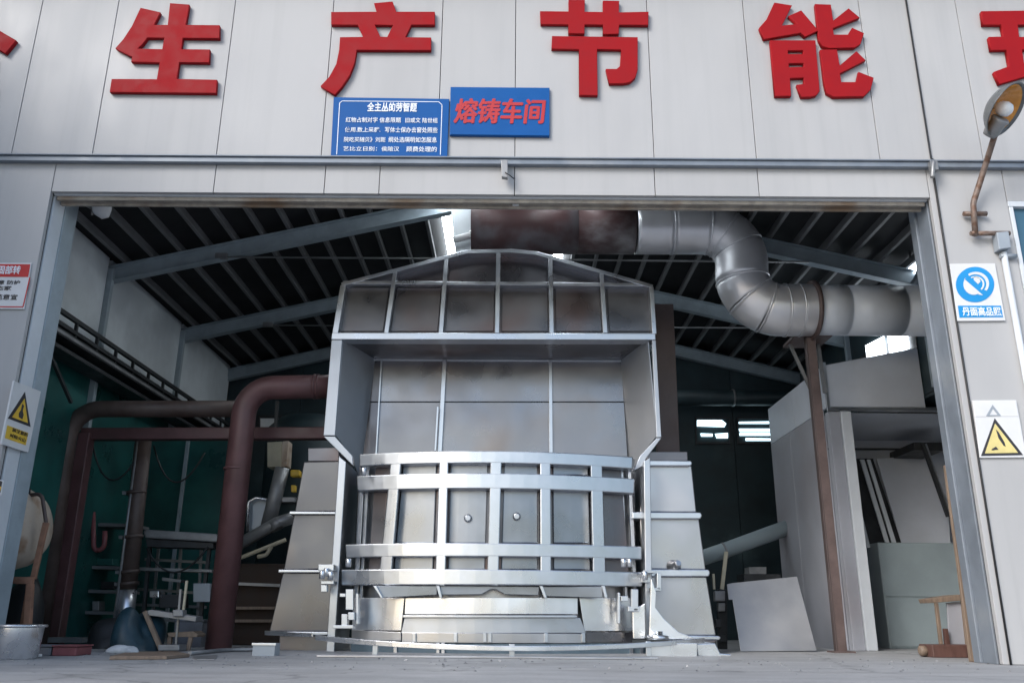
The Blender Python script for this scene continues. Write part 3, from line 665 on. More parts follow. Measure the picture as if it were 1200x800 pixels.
for a, b in zip(sec, sec[1:]):
    MB().tube([Vector((a, DY, fl[1].z)), Vector(((a + b) / 2, DY, fl[1].z)), Vector((b - .004, DY, fl[1].z))], DR * .97, 40).build('duct_section', 'ductpaint', D)
    ring(Vector((b, DY, fl[1].z)), Vector((1, 0, 0)), DR * .97 - .009, .012, 'ductpaint')
# post that carries it
pt = P(947, 392, DY); pb_ = G(984, 761.5)
t = thing('duct_post', 'brown steel post carrying the exhaust duct in front of the booth', 'post', (pb_.x, pb_.y, 0))
py_ = 12.0
a, b = P(949, 396, py_), Vector((P(985, 755, py_).x, py_, 0))
MB().bar(a, b, .125, .12).build('shaft', 'brownpost', t, .01)
MB().bar(a + Vector((-.0735, -.02, 0)), b + Vector((-.0735, -.02, 0)), .02, .1).build('web', 'brownplate', t, .003)
MB().box(a.x - .24, a.x + .3, py_ - .1, py_ + .5, a.z, a.z + .05).build('saddle', 'brownpost', t, .005)
MB().bar(a + Vector((-.2, .3, 0)), a + Vector((-.03, .1, -.75)), .04, .04).bar(a + Vector((.22, .3, 0)), a + Vector((.25, .3, -.75)), .05, .05).build('brace', 'dull', t)
MB().box(b.x - .14, b.x + .14, py_ - .14, py_ + .14, 0, .02).build('base_plate', 'brownpost', t)
# riser by the ridge
t = thing('riser_duct', 'grey square duct with a short white side pipe behind the furnace hood', 'duct', P(540, 300, 12.2))
MB().plate([(527.5, 236), (552, 236), (552, 330), (537, 330)], 12.05, .25).build('duct_body', 'inwall', t, .01)
MB().tube([P(531, 281, 11.95), P(553, 275.5, 11.95)], .055, 14).lathe(P(551, 276, 11.95), (1, 0, .25), [(0, .08), (.06, .08)], 16).build('side_pipe', 'white', t)
# rear duct on the back wall
t = thing('rear_duct', 'dull horizontal duct along the dark back wall above the small windows', 'duct', P(860, 468, 17.6))
MB().tube(bend([P(760, 466, 17.7), P(925, 466, 17.7), P(960, 492, 17.7)], .8, 8), .17, 20).build('duct_body', 'backwall', t)
MB().tube([P(858, 466, 17.7), P(860, 466, 17.7)], .185, 20).build('seam_ring', 'dull', t)

# ================================================================== FURNACE
FG = 'silver melting furnace with a gabled open hood and a barred curved door'
Fz = thing('melting_furnace', FG, 'furnace', G(585, 765) + Vector((0, 1.2, 0)))
HY = 11.3
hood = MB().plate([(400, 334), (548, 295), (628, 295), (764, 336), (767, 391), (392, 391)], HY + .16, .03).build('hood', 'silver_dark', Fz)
def hbar(p, q, w=4.6, Y=HY, d=.16, mt='edge', name='rib', parent=hood):
    a, b = P(*p, Y), P(*q, Y); wd = w / ppm(Y, a.z)
    o = Vector((0, d / 2, 0))
    return MB().bar(a + o, b + o, wd, d).build(name, mt, parent, .005)
top = [(400, 333), (548, 294.5), (600, 293.5), (629, 296.5), (765, 335.5)]
for a, b in zip(top, top[1:]): hbar(a, b, 4.5, HY - .004, .5, name='roof_edge')
vx = [((463, 318), (452.5, 390)), ((523, 303), (516.5, 390)), ((584, 296), (582.5, 390)), ((645, 303), (646.5, 390)), ((705, 320), (709.5, 390))]
for a, b in vx: hbar(a, b, 5)
hbar((402, 330.5), (761, 333.5), 4, HY + .012, .14)
hbar((402, 334), (392.5, 391), 6.5, HY, .2, name='corner_post'); hbar((763.5, 336), (767, 391), 5, HY, .2, name='corner_post')
# small inner lip of each bay: the bays are separate sheets
cols = [(402, 392), (463, 452.5), (523, 516.5), (584, 582.5), (645, 646.5), (705, 709.5), (764, 767)]
def lx(c, y): return c[0] + (c[1] - c[0]) * (y - 318) / 72
for c0, c1 in zip(cols, cols[1:]):
    MB().plate([(lx(c0, 337) + 5, 337), (lx(c1, 337) - 4, 337.3), (lx(c1, 388) - 4, 388), (lx(c0, 388) + 5, 388)], HY + .13, .028).build('bay_sheet', 'silver_dark', hood, .006)
MB().plate([(389, 389.5), (768, 390.5), (768.5, 398), (388, 397.5)], HY - .06, .22).build('hood_sill', 'edge', Fz, .008)
# hood interior
BYk = 12.4
def q4(n, pts, t, mt, parent=Fz, bev=.0):
    return MB().sheet([P(x, y, Y) for x, y, Y in pts], t).build(n, mt, parent, bev)
rec = q4('hood_ceiling', [(400, 398, HY + .02), (759, 398, HY + .02), (729, 422, BYk), (437, 420.5, BYk)], .012, 'silver_dark')
cw = MB()
def in_plane(a, b, c, px):
    n = (b - a).cross(c - a); d = ray(*px); return CAM + d * (n.dot(a - CAM) / n.dot(d))
for f0, f1, f2, b0, b1 in (((401.5, 398), (392.5, 509.5), (413, 536), (439, 420.5), (421, 562)), ((759, 398), (769.5, 510), (751.5, 534), (726.5, 421.5), (738, 562))):
    a, b, c = P(*f0, HY + .02), P(*f1, HY + .02), P(*b0, BYk + .03)
    MB().sheet([a, b, in_plane(a, b, c, f2), in_plane(a, b, c, b1), c], .012).build('hood_side', 'hood_side', Fz)
bx = [(437.5, 418), (447, 439), (521, 513.5), (645, 646), (728, 737)]
def bl(c, y): return c[0] + (c[1] - c[0]) * (y - 421) / 139
rows = [(421, 470.3), (471.3, 570)]
for c0, c1 in zip(bx, bx[1:]):
    for y0, y1 in rows:
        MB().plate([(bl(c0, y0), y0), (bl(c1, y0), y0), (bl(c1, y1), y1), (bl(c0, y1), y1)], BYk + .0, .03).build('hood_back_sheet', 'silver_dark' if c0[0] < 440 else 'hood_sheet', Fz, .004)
for c, wd in ((bx[1], 2), (bx[2], 5), (bx[3], 4)):
    hbar((bl(c, 421), 421), (bl(c, 545), 545), wd, BYk - .06, .06, 'edge', 'back_rib', Fz)
hbar((513, 476), (510, 528), 2.5, BYk - .15, .04, 'edge', 'rod', Fz)
hbar((437, 421), (728, 422.5), 2.2, BYk - .03, .03, 'edge', 'back_rib', Fz)
# hood side flanges
MB().plate([(388.5, 398), (401, 398), (392.5, 510), (379, 510)], HY - .03, .07).build('hood_flange', 'hood_side', Fz, .006)
MB().plate([(379, 511), (392.3, 511), (413, 534), (413.5, 545)], HY - .03, .12).build('hood_flange', 'hood_side', Fz, .006)
MB().plate([(764, 398.5), (768.5, 398.5), (775, 512), (769.5, 512)], HY - .03, .07).build('hood_flange', 'hood_side', Fz, .006)
MB().plate([(769.5, 513), (775, 513), (757.5, 536), (752.5, 546), (743, 551), (750, 534)], HY - .03, .12).build('hood_flange', 'hood_side', Fz, .006)
# legs
MB().plate([(397, 534), (405.5, 541), (391.5, 764), (382, 764)], 11.25, 1.0).build('leg', 'silver', Fz, .008)
MB().plate([(754.5, 540), (762, 536), (765, 748), (757, 748)], 11.12, 1.1).build('leg', 'silver', Fz, .008)
# body behind the door, curved
DA = (10.85, P(580, 620, 10.9).x, .42, 2.0)               # door front: y at centre, centre x, drop back, half width
BODY = (DA[0] + .30, DA[1], .50, 2.0)
MB().arc((422, 536), (744, 538), (745, 742), (412, 742), BODY, 0, .5, 24).build('furnace_shell', 'casing', Fz)
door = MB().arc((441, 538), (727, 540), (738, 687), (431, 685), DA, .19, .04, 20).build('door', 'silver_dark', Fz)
for tl, tr, br, bl_ in (((421, 532), (742, 535), (741, 549), (421, 546)),
                        ((418, 557.5), (744, 560.5), (743, 578), (418.5, 575)),
                        ((404.5, 637.5), (752, 640), (752, 655), (405.5, 653)),
                        ((399.5, 667), (753, 670), (753, 687), (400, 685.5))):
    MB().arc(tl, tr, br, bl_, DA, -.03, .19, 20).build('crossbar', 'edge', door, .013)
for a0, a1, b0, b1 in ((458.5, 470.5, 443, 457), (515, 525.5, 509.5, 521.5), (575, 588, 570.5, 583.8), (633, 645, 633.5, 646), (692, 705.5, 695.5, 710.5)):
    MB().arc((a0, 533), (a1, 533), (b1, 686), (b0, 685), DA, -.0275, .19, 3).build('stile', 'edge', door, .012)
vx2 = [(470.5, 457), (515, 509.5), (525.5, 521.5), (575, 570.5), (588, 583.8), (633, 633.5), (645, 646), (692, 695.5)]
def vl(c, y): return c[0] + (c[1] - c[0]) * (y - 533) / 153
for i in range(0, 8, 2):
    for y0, y1 in ((541, 556.5), (570, 636), (651, 667)):
        L0, L1, R0, R1 = vl(vx2[i], y0), vl(vx2[i], y1), vl(vx2[i + 1], y0), vl(vx2[i + 1], y1)
        MB().arc((L0 + 3, y0 + 1), (R0 - 3, y0 + 1), (R1 - 3, y1), (L1 + 3, y1), DA, .145, .04, 4).build('door_sheet', 'door_sheet', door, .012)
for px, py in ((548.5, 607), (605.5, 605)):
    p = onarc(px, py, DA, .15)
    MB().lathe(p, (0, -1, 0), [(0, .05), (.035, .05), (.05, .03)], 16).build('bolt', 'silver', door)
# lower lip of the door
for pts in ([(437, 686), (447, 700), (512, 696.5), (512, 686)], [(516, 686), (516, 696.5), (564, 696), (575, 690), (581, 690), (592, 696), (631, 697), (632, 687)], [(636, 687), (636, 698), (706, 700), (706, 687)]):
    MB().plate(pts, DA[0] + .10, .06).build('door_lip', 'door_sheet', door, .005)
for a, b in ((437, 446), (511, 515), (632, 638), (705, 709)):
    MB().plate([(a, 686), (a + 4, 686), (b + 3, 700), (b, 700)], DA[0] + .02, .12).build('lip_stiffener', 'edge', door, .004)
# uprights at both ends of the door, behind the crossbars
for x0, x1, x2, x3 in ((424, 428, 412, 417), (735, 739, 745, 749), (430, 433, 419, 422), (727, 730, 734, 737)):
    MB().arc((x0, 536), (x1, 536), (x3, 742), (x2, 742), DA, .2, .1, 2).build('end_upright', 'edge', Fz, .004)
# belly plates
MB().arc((415, 700), (474, 700), (470, 738), (412, 738), DA, .14, .1, 6).build('belly_plate', 'bright', Fz, .004)
MB().arc((475, 700), (677, 700), (677, 719), (474, 719), DA, .12, .1, 10).build('belly_plate', 'bright', Fz, .004)
MB().arc((679, 700), (742, 700), (745, 739), (685, 739), DA, .14, .1, 6).build('belly_plate', 'bright', Fz, .004)
MB().arc((472, 720.5), (676, 720.5), (676, 723), (472, 723), DA, .02, .12, 10).build('belly_ledge', 'edge', Fz, .003)
MB().arc((474, 723.5), (680, 723.5), (687, 741), (470, 741), DA, .10, .1, 10).build('belly_plate', 'silver', Fz, .004)
MB().arc((412, 737.5), (470, 740.5), (470, 750), (412, 750), DA, .06, .1, 6).build('base_plate', 'casing', Fz, .004)
MB().arc((471, 740.5), (686, 742), (686, 753), (471, 752), DA, .05, .1, 10).build('base_plate', 'casing', Fz, .004)
MB().arc((687, 740.5), (740, 740.5), (741, 752), (687, 752), DA, .06, .1, 6).build('base_plate', 'silver_dark', Fz, .004)
for x in (483, 531.5, 566, 572, 638, 682):
    MB().arc((x, 741), (x + 4, 741), (x + 4, 752), (x, 752), DA, .02, .06, 2).build('stiffener', 'edge', Fz, .003)
zb = onarc(585, 753, DA, .1).z
MB().arc((411, 752.5), (756, 753), (757, 768.0), (411, 767.5), DA, .06, .25, 20).build('plinth', 'plinth', Fz, .004)
for x in (461, 511, 517, 738, 750):
    MB().arc((x, 753), (x + 4, 753), (x + 4, 768), (x, 768), DA, .03, .06, 2).build('stiffener', 'edge', Fz, .003)
# ring rail round the foot
RA = (10.05, P(585, 755, 10.05).x, 1.0, 2.9)
MB().arc((369, 743.5), (826, 747), (826, 752.5), (369, 749.5), (RA[0], RA[1], RA[2], RA[3], .085), 0, .06, 24).build('foot_rail', 'bright', Fz, .006)
MB().arc((310, 738.5), (366, 741.5), (366, 746), (310, 743.5), (RA[0] + .05, RA[1], RA[2], RA[3]), 0, .06, 8).build('foot_rail', 'bright', Fz, .006)
for x, y in ((440, 752), (600, 756), (760, 753)):
    p = onarc(x, y - 2, RA, .03)
    MB().box(p.x - .03, p.x + .03, p.y, p.y + .05, 0, p.z).build('rail_foot', 'edge', Fz, .004)
p0 = G(372, 769.5); p1 = G(780, 775)
MB().bar(Vector((p0.x, p0.y, .012)), Vector((p1.x, p0.y, .012)), .1, .02, (0, 0, 1)).build('sill_strip', 'casing', Fz, .004)
# clamps and hinges
def block(n, x0, y0, x1, y1, Y, d, mt='edge'): return MB().plate(rect(x0, y0, x1, y1), Y, d).build(n, mt, Fz, .005)
for n, x0, y0, x1, y1, Y, d in (('clamp', 373, 661, 391, 668, 11.0, .2), ('clamp', 376, 680, 391, 684, 11.0, .2), ('clamp', 376, 685, 383, 693, 11.0, .1),
                                ('hinge', 405, 690, 414, 714, 10.95, .1), ('hinge', 398, 695, 405, 699, 10.95, .1), ('hinge', 400, 719, 407, 735, 10.95, .12),
                                ('hinge', 408, 717, 415, 726, 10.9, .12), ('hinge', 390, 732, 414, 736, 10.9, .15), ('hinge', 417, 695, 420, 731, 11.0, .15),
                                ('hinge', 728, 698, 736, 704, 10.95, .1), ('hinge', 740, 690, 748, 715, 10.9, .14), ('hinge', 736, 710, 750, 716, 10.9, .14),
                                ('clamp', 752, 676, 762, 682, 11.0, .2), ('clamp', 762, 688, 774, 692, 10.9, .2), ('clamp', 770, 671, 775, 692, 10.9, .2), ('clamp', 754, 668, 768, 671, 10.9, .2),
                                ('hinge', 724, 694, 727, 730, 10.98, .14)):
    block(n, x0, y0, x1, y1, Y, d)
for x, y, Y in ((377, 674, 10.95), (387, 675, 10.95), (382, 671, 10.95), (756, 675, 10.9), (731, 660, 10.85), (738, 660, 10.85), (408, 660, 10.95), (426, 553, 10.95)):
    MB().lathe(P(x, y + 4, Y), (0, 0, 1), [(0, .035), (.09, .035), (.1, .025)], 10).build('bolt', 'bright', Fz)
MB().plate([(763, 676), (769, 694), (768, 711.5), (778, 724.5), (795, 740), (817, 748), (761, 749)], 10.82, .05).build('gusset', 'bright', Fz, .005)
MB().plate([(741, 716), (756, 706), (757, 748), (742, 748)], 10.98, .1).build('gusset', 'bright', Fz, .01)
p = P(771, 746.5, 10.7)
MB().lathe(Vector((p.x, p.y, p.z - .02)), (0, 0, 1), [(0, .13), (.04, .13), (.05, .06), (.09, .06)], 18).build('bearing', 'bright', Fz)
block('base_plate', 762, 753, 817, 769, 10.55, .3, 'bright')

# ---- clad casings on both sides of the furnace
CG = 'tapered sheet casings beside the furnace'
t = thing('side_casing', 'dull grey tapered sheet casing left of the furnace, coloured as in shade', 'casing', Vector((P(350, 760, 11.3).x, 11.8, 0)), CG)
CY = 11.5
MB().plate([(361, 525), (397, 524), (397, 540), (361, 540)], CY + .1, 1.1).build('casing_top', 'silver_dark', t, .006)
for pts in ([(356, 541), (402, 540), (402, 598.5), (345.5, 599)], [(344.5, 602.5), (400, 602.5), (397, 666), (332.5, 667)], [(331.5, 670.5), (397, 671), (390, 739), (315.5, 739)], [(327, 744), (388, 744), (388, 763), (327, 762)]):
    MB().plate(pts, CY, 1.3).build('casing_sheet', 'casing_shaded', t, .012)
for x0, x1, y0, y1 in ((339, 395, 598.8, 602.2), (326, 390, 667, 670.4), (310, 384, 739.3, 743.6)):
    MB().plate([(x0, y0), (x1, y0 + .5), (x1, y1), (x0, y1)], CY - .06, 1.2).build('ledge', 'edge', t, .008)
t = thing('side_casing', 'bright tapered sheet casing right of the furnace, next to the leaning sheet', 'casing', Vector((P(800, 765, 11.3).x, 11.8, 0)), CG)
CY = 11.42
MB().plate([(758, 529), (805.5, 529), (806, 539.5), (758, 539.5)], CY + .1, 1.1).build('casing_top', 'silver_dark', t, .006)
for pts in ([(756, 545.5), (810.5, 545.5), (816, 599.5), (750, 599.5)], [(750, 607), (819, 607.5), (827, 667), (753, 666)], [(756, 675), (828, 675.5), (839, 744), (758, 744)]):
    MB().plate(pts, CY, 1.3).build('casing_sheet', 'casing', t, .012)
for x0, x1, y0, y1 in ((757, 811.5, 539, 545.5), (741, 823, 599.5, 607.5), (758, 832.5, 666.5, 675), (800, 845, 744, 749.5)):
    MB().plate([(x0, y0), (x1 - 2, y0 + .5), (x1, (y0 + y1) / 2), (x1 - 2, y1), (x0, y1)], CY - .08, 1.2).build('ledge', 'edge', t, .012)
MB().plate([(816, 754), (838, 753), (844, 765), (857, 766), (857, 769), (818, 769.5)], CY - .7, .9).build('casing_foot', 'bright', t, .01)
MB().plate([(822, 749.5), (840, 749.5), (838, 752.5), (824, 753)], CY - .1, .6).build('casing_foot', 'silver_dark', t, .006)
MB().lathe(P(790, 663.5, CY), (.2, -1, .25), [(0, .10), (.05, .05), (.12, .05), (.16, .035)], 14).build('spigot', 'casing', t)
t = thing('rusty_plate', 'tall brown plate standing behind the right side of the hood', 'plate', P(782, 530, 12.9))
MB().plate([(766, 356), (789, 356), (797, 535), (770, 535)], 12.9, .08).build('plate_sheet', 'brownplate', t, .004)
tq = P(797, 535, 12.9)
MB().box(tq.x - .16, tq.x - .02, 12.92, 12.97, 0, tq.z).build('plate_leg', 'brownplate', t)

# ================================================================== BOOTH (right)
BYf = 12.75
cx = P(983, 600, BYf).x
Bo = thing('spray_booth', 'pale sheet-metal booth with an open front at the right of the furnace', 'booth', Vector((cx, BYf, 0)))
zs = P(985, 479, BYf).z; zt = P(979, 430, BYf).z
def side(ya, yb, z0, z1, z2=None, mt='boothwarm', n='side_sheet'):
    z2 = z1 if z2 is None else z2
    MB().sheet([(cx, ya, z0), (cx, yb, z0), (cx, yb, z2), (cx, ya, z1)], -.04).build(n, mt, Bo, .004)
yb1 = 15.6
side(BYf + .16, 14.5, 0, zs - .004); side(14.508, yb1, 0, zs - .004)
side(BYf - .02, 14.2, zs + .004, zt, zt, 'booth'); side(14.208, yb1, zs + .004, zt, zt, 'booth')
xr = 7.7
p2 = P(1088, 406.5, BYf).z
slope = (p2 - zt) / (P(1088, 406.5, BYf).x - cx)
xu = WX1 - .02; zr = zt + slope * (xu - cx)
MB().sheet([(cx + .01, BYf - .02, zs + .03), (xu, BYf - .02, zs + .03), (xu, BYf - .02, zr), (cx + .01, BYf - .02, zt)], -.04).build('upper_front_sheet', 'booth', Bo, .004)
MB().box(cx + .05, xr, BYf + .1, 14.95, zs - .045, zs - .037).build('ceiling_sheet', 'booth', Bo)
MB().box(cx - .01, xr, BYf - .05, BYf + .03, zs - .035, zs + .026).build('header_rail', 'edge', Bo, .006)
MB().sheet([(cx, BYf, zt + .002), (xu, BYf, zr + .002), (xu, yb1, zr + .002), (cx, yb1, zt + .002)], .02).build('roof_sheet', 'booth', Bo)
xp = P(992, 600, BYf).x
MB().box(cx + .0, xp + .06, BYf, BYf + .15, 0, zs - .04).build('corner_sheet', 'boothwarm', Bo, .006)
MB().box(xp + .064, xp + .22, BYf - .04, BYf + .10, 0, zs - .04).build('corner_post', 'jamb', Bo, .012)
MB().box(cx - .03, cx + .02, BYf - .06, BYf - .025, zs - .05, zt + .06).build('corner_angle', 'edge', Bo, .004)
MB().box(cx + .05, xr, 14.9, 14.94, 0, zs - .05).build('back_sheet', 'booth', Bo)
MB().box(cx + .05, xr, 14.86, 14.895, P(1050, 527, 14.86).z, P(1050, 527, 14.86).z + .03).build('back_rail', 'darksteel', Bo)
MB().box(xr - .03, xr, BYf + .1, yb1, 0, zs - .05).build('side_sheet', 'booth', Bo)
# things in the booth
cy = G(1046, 759.5).y
t = thing('cabinet', 'low blue-grey steel cabinet inside the booth', 'cabinet', Vector((P(1085, 757, cy).x, cy + .3, 0)))
cA = P(1036, 700, cy).x; cZ = P(1080, 635.5, cy).z
MB().box(cA, cA + 1.5, cy, cy + .9, 0, cZ).build('cabinet_body', 'cab', t, .012)
zz = P(1080, 699, cy).z
MB().box(cA + .01, cA + 1.49, cy - .016, cy - .001, zz + .004, cZ - .01).build('drawer_front', 'cab', t, .004)
MB().box(cA + .01, cA + 1.49, cy - .016, cy - .001, .03, zz - .004).build('drawer_front', 'cab', t, .004)
SG = 'metal strips leaning in the booth'
def lean(name, label, pts, Y0, Y1, th, mt, cat, group=None):
    lo = max(pts, key=lambda p: p[1]); hi = min(pts, key=lambda p: p[1])
    a, b = P(*lo, Y0), P(*hi, Y1); k = (b.y - a.y) / (b.z - a.z); c0 = a.y - k * a.z   # plane y = c0 + k z
    q = []
    for x, y in pts:
        d = ray(x, y); q.append(CAM + d * ((c0 + k * CAM_H) / (d.y - k * d.z)))
    o = MB().sheet(q, th).build(name, mt, None, .003)
    return tag(o, label, cat, group)
lean('leaning_sheet', 'large grey sheet leaning inside the booth above the cabinet', [(1027, 537), (1106, 532), (1114, 637), (1057, 637)], 14.2, 14.7, .02, 'booth', 'metal sheet')
lean('metal_strip', 'narrow pale strip leaning at the booth corner, shortest of three', [(1001, 575), (1004, 575), (1020, 641), (1016, 641)], 14.0, 14.4, .03, 'jamb', 'metal strip', SG)
lean('metal_strip', 'pale strip leaning beside the grey sheet, nearer the booth post', [(1008, 538), (1013, 538), (1043, 637), (1038, 637)], 14.0, 14.4, .03, 'jamb', 'metal strip', SG)
lean('metal_strip', 'pale strip leaning directly beside the large grey sheet', [(1016, 538), (1020, 538), (1051, 637), (1046, 637)], 14.0, 14.4, .03, 'jamb', 'metal strip', SG)
lean('dark_gap_sheet', 'black sheet drawn for the dark gap behind the leaning pale strips in the booth', [(1001, 537), (1023, 537), (1057, 637), (1012, 641)], 14.3, 14.75, .02, 'darksteel', 'board')  # black sheet added to draw the dark gap behind the strips
t = thing('angle_bracket', 'black bracket with a slanting strut high on the booth back wall', 'bracket', P(1090, 527, 14.6))
MB().plate([(1071, 518), (1106, 518), (1106, 528), (1071, 527)], 13.9, .94).build('bracket_plate', 'darksteel', t)
MB().bar(P(1081, 520, 13.86), P(1111, 605, 13.7), .05, .05).build('strut', 'darksteel', t)
MB().bar(P(1084.5, 520, 13.84), P(1114, 603, 13.68), .02, .05).build('strut_edge', 'edge', t)
a = P(1109.5, 545, 10.0); b = G(1139, 775.5)
t = MB().bar(P(1109, 545, 9.75), Vector((P(1139, 770, 9.62).x, 9.62, 0)), .06, .045).build('wooden_pole', 'wood', None, .006)
tag(t, 'thin wooden pole leaning inside the right door jamb', 'pole')
sY = G(1110, 765).y
t = thing('wooden_bench', 'small worn wooden bench beside the cabinet near the right jamb', 'bench', G(1110, 763))
sY = 11.0
MB().plate([(1093, 701), (1126, 696), (1131, 703), (1095, 706)], sY, .4).build('seat', 'wood', t, .006)
MB().bar(P(1097, 706, sY + .03), P(1103, 757, sY + .03), .035, .05).build('leg', 'wood', t, .004)
MB().bar(P(1128, 703, sY + .03), P(1134, 757, sY + .03), .035, .05).build('leg', 'wood', t, .004)
MB().plate([(1110, 706), (1128, 704), (1133, 757), (1113, 757)], sY + .06, .03).build('back_panel', 'boothwarm', t, .004)
MB().plate([(1107, 736), (1111, 736), (1114, 757), (1109, 757)], sY - .01, .06).build('peg', 'redwood', t, .004)
lo = G(1084, 768); 
t = thing('wooden_block', 'long red-brown timber block on the floor under the bench', 'timber', Vector((P(1105, 765, 10.6).x, 10.7, 0)))
bz = P(1100, 755, 10.6).z
x0 = P(1083, 762, 10.6).x
MB().box(x0 + .1, x0 + .75, 10.6, 10.95, 0, max(bz, .1)).build('timber', 'redwood', t, .012)
MB().lathe(Vector((x0 + .1, 10.78, max(bz, .1) / 2)), (-1, 0, 0), [(0, .06), (.07, .055), (.08, .03)], 14).build('end_knob', 'wood', t)

# ---- leaning sheet and clutter at the furnace's right
t = lean('leaning_plate', 'bare metal plate leaning against the booth side, clear of the furnace', [(852, 684), (859, 682.5), (934, 675), (957, 761.8), (868, 762.5), (858.5, 702), (854, 702)], 12.1, 12.5, .012, 'plate', 'metal plate')
t = thing('slanting_duct', 'dull green slanting duct low behind the leaning plate', 'duct', P(870, 650, 15))
MB().tube([P(815, 656, 15.2), P(848, 645, 15.2), P(925, 617, 15.2)], .13, 18).build('duct_body', 'cab', t)
MB().tube([P(848, 645, 15.2), P(850, 644.3, 15.2)], .14, 18).build('seam_ring', 'dull', t)
t = thing('valve_stand', 'dark valve stand with pale handles between furnace and leaning plate', 'stand', P(845, 758, 13))
vY = 13.0
MB().bar(P(851, 646, vY), P(846, 690, vY), .05, .04).build('upright', 'beige', t)
MB().bar(P(846, 690, vY + .05), Vector((P(847, 750, vY).x, vY + .05, 0)), .12, .12).build('stand_post', 'darksteel', t, .01)
for x0, y0, x1, y1 in ((838, 692, 850, 704), (842, 706, 850, 716), (839, 725, 846, 735), (843, 742, 852, 752)):
    MB().plate(rect(x0, y0, x1, y1), vY - .12, .12).build('valve', 'dull' if y0 < 720 else 'darksteel', t, .012)
MB().bar(P(836, 672, vY), P(837, 690, vY), .03, .03).build('handle', 'beige', t)
MB().plate(rect(878, 664, 898, 672), 14.6, .3).build('ledge_box', 'dull', None)
ob = COL.objects[-1]; tag(ob, 'small dull steel box in the dark under the slanting duct', 'box')
ob.name = 'steel_box'
pz = P(878, 672, 14.6)
t2 = MB().box(pz.x - .1, pz.x + .5, 14.55, 15.0, 0, pz.z - .004).build('machine_plinth', 'darksteel', None)
tag(t2, 'black machine plinth in the dark below the slanting duct', 'plinth')

# ================================================================== LEFT SIDE
PYv = 12.0
def px_r(n, Y, z=2): return n / ppm(Y, z)
t = thing('maroon_pipe', 'thick maroon pipe rising from the floor and bending right to the furnace', 'pipe', G(255, 758))
f = G(256, 757.5); py0 = 11.6
low = P(256, 757.5, py0); low.z = 0
MB().tube(bend([low, P(289, 454.5, py0), P(400, 452.5, py0)], .38, 10), px_r(14.3, py0, 2.5), 28).build('pipe_run', 'maroon', t)
MB().tube([P(277.5, 548, py0), P(277.2, 551, py0)], px_r(14.9, py0, 2.5), 28).build('weld_ring', 'maroon', t)
for x in (368, 372): MB().tube([P(x, 453, py0), P(x + 2, 453, py0)], px_r(15.3, py0, 2.5), 28).build('weld_ring', 'maroon', t)
t = thing('gas_pipe', 'dark brown pipe frame rising behind the left jamb and running right', 'pipe', G(45, 758))
a = P(44, 757, 12.0); a.z = 0
MB().tube(bend([a, P(84, 479, 12.0), P(281, 479, 12.0)], .42, 10), px_r(10, 12, 2.3), 24).build('pipe_run', 'brownpipe', t)
t = thing('pipe_portal', 'maroon steel portal post and crossbeam behind the thick pipe', 'frame', G(64, 757))
b = P(63, 757, 12.25); b.z = 0
MB().bar(P(101, 508, 12.25), b, .19, .19).build('post', 'maroon', t, .015)
MB().bar(P(92, 509, 12.3), P(384, 508, 12.3), .17, .17).build('crossbeam', 'maroon', t, .012)
t = thing('brown_column', 'brown column pipe with clamps and a bright metal foot, left bay', 'column', G(146, 750))
cyY = 12.7
MB().tube([P(168, 515, cyY), P(150, 690, cyY)], px_r(9.5, cyY), 20).build('column_pipe', 'brownpipe', t)
b = P(145, 745, cyY); b.z = 0
MB().tube([P(150, 690.5, cyY), P(147, 718, cyY), b], px_r(9.8, cyY), 20).build('column_foot', 'alu', t)
for x, y in ((160, 577), (156, 629), (152, 670), (151, 684)):
    MB().tube([P(x, y - 2, cyY), P(x, y + 2, cyY)], px_r(11.2, cyY), 18).build('clamp_ring', 'brownpipe', t)
    MB().plate(rect(x - 17, y - 2, x - 9, y + 2), cyY - .05, .08).build('clamp_lug', 'dull', t)
t = MB().tube([P(162, 515, cyY - .1), Vector((P(132, 740, cyY - .1).x, cyY - .1, 0))], .022, 8).build('service_pipe', 'dull', None)
tag(t, 'thin pale pipe running up beside the brown column', 'pipe')
# teal partition with its framing
t = thing('partition', 'dark teal partition in a thin grey frame behind the pipes', 'partition', Vector((-4.8, 14.6, 0)))
ppx = [60, 104, 150, 206, 262]
for a, b in zip(ppx, ppx[1:]):
    xa, xb = P(a, 640, 14.6).x, P(b, 640, 14.6).x
    MB().box(xa + .03, xb - .03, 14.6, 14.63, .1, P(200, 515, 14.6).z).build('partition_sheet', 'teal', t)
    MB().box(xa - .025, xa + .025, 14.55, 14.65, 0, P(200, 513, 14.6).z).build('frame_post', 'rafter', t)
MB().box(P(60, 640, 14.6).x, P(262, 640, 14.6).x, 14.56, 14.64, P(200, 513, 14.6).z + .005, P(200, 513, 14.6).z + .06).build('frame_head', 'rafter', t)
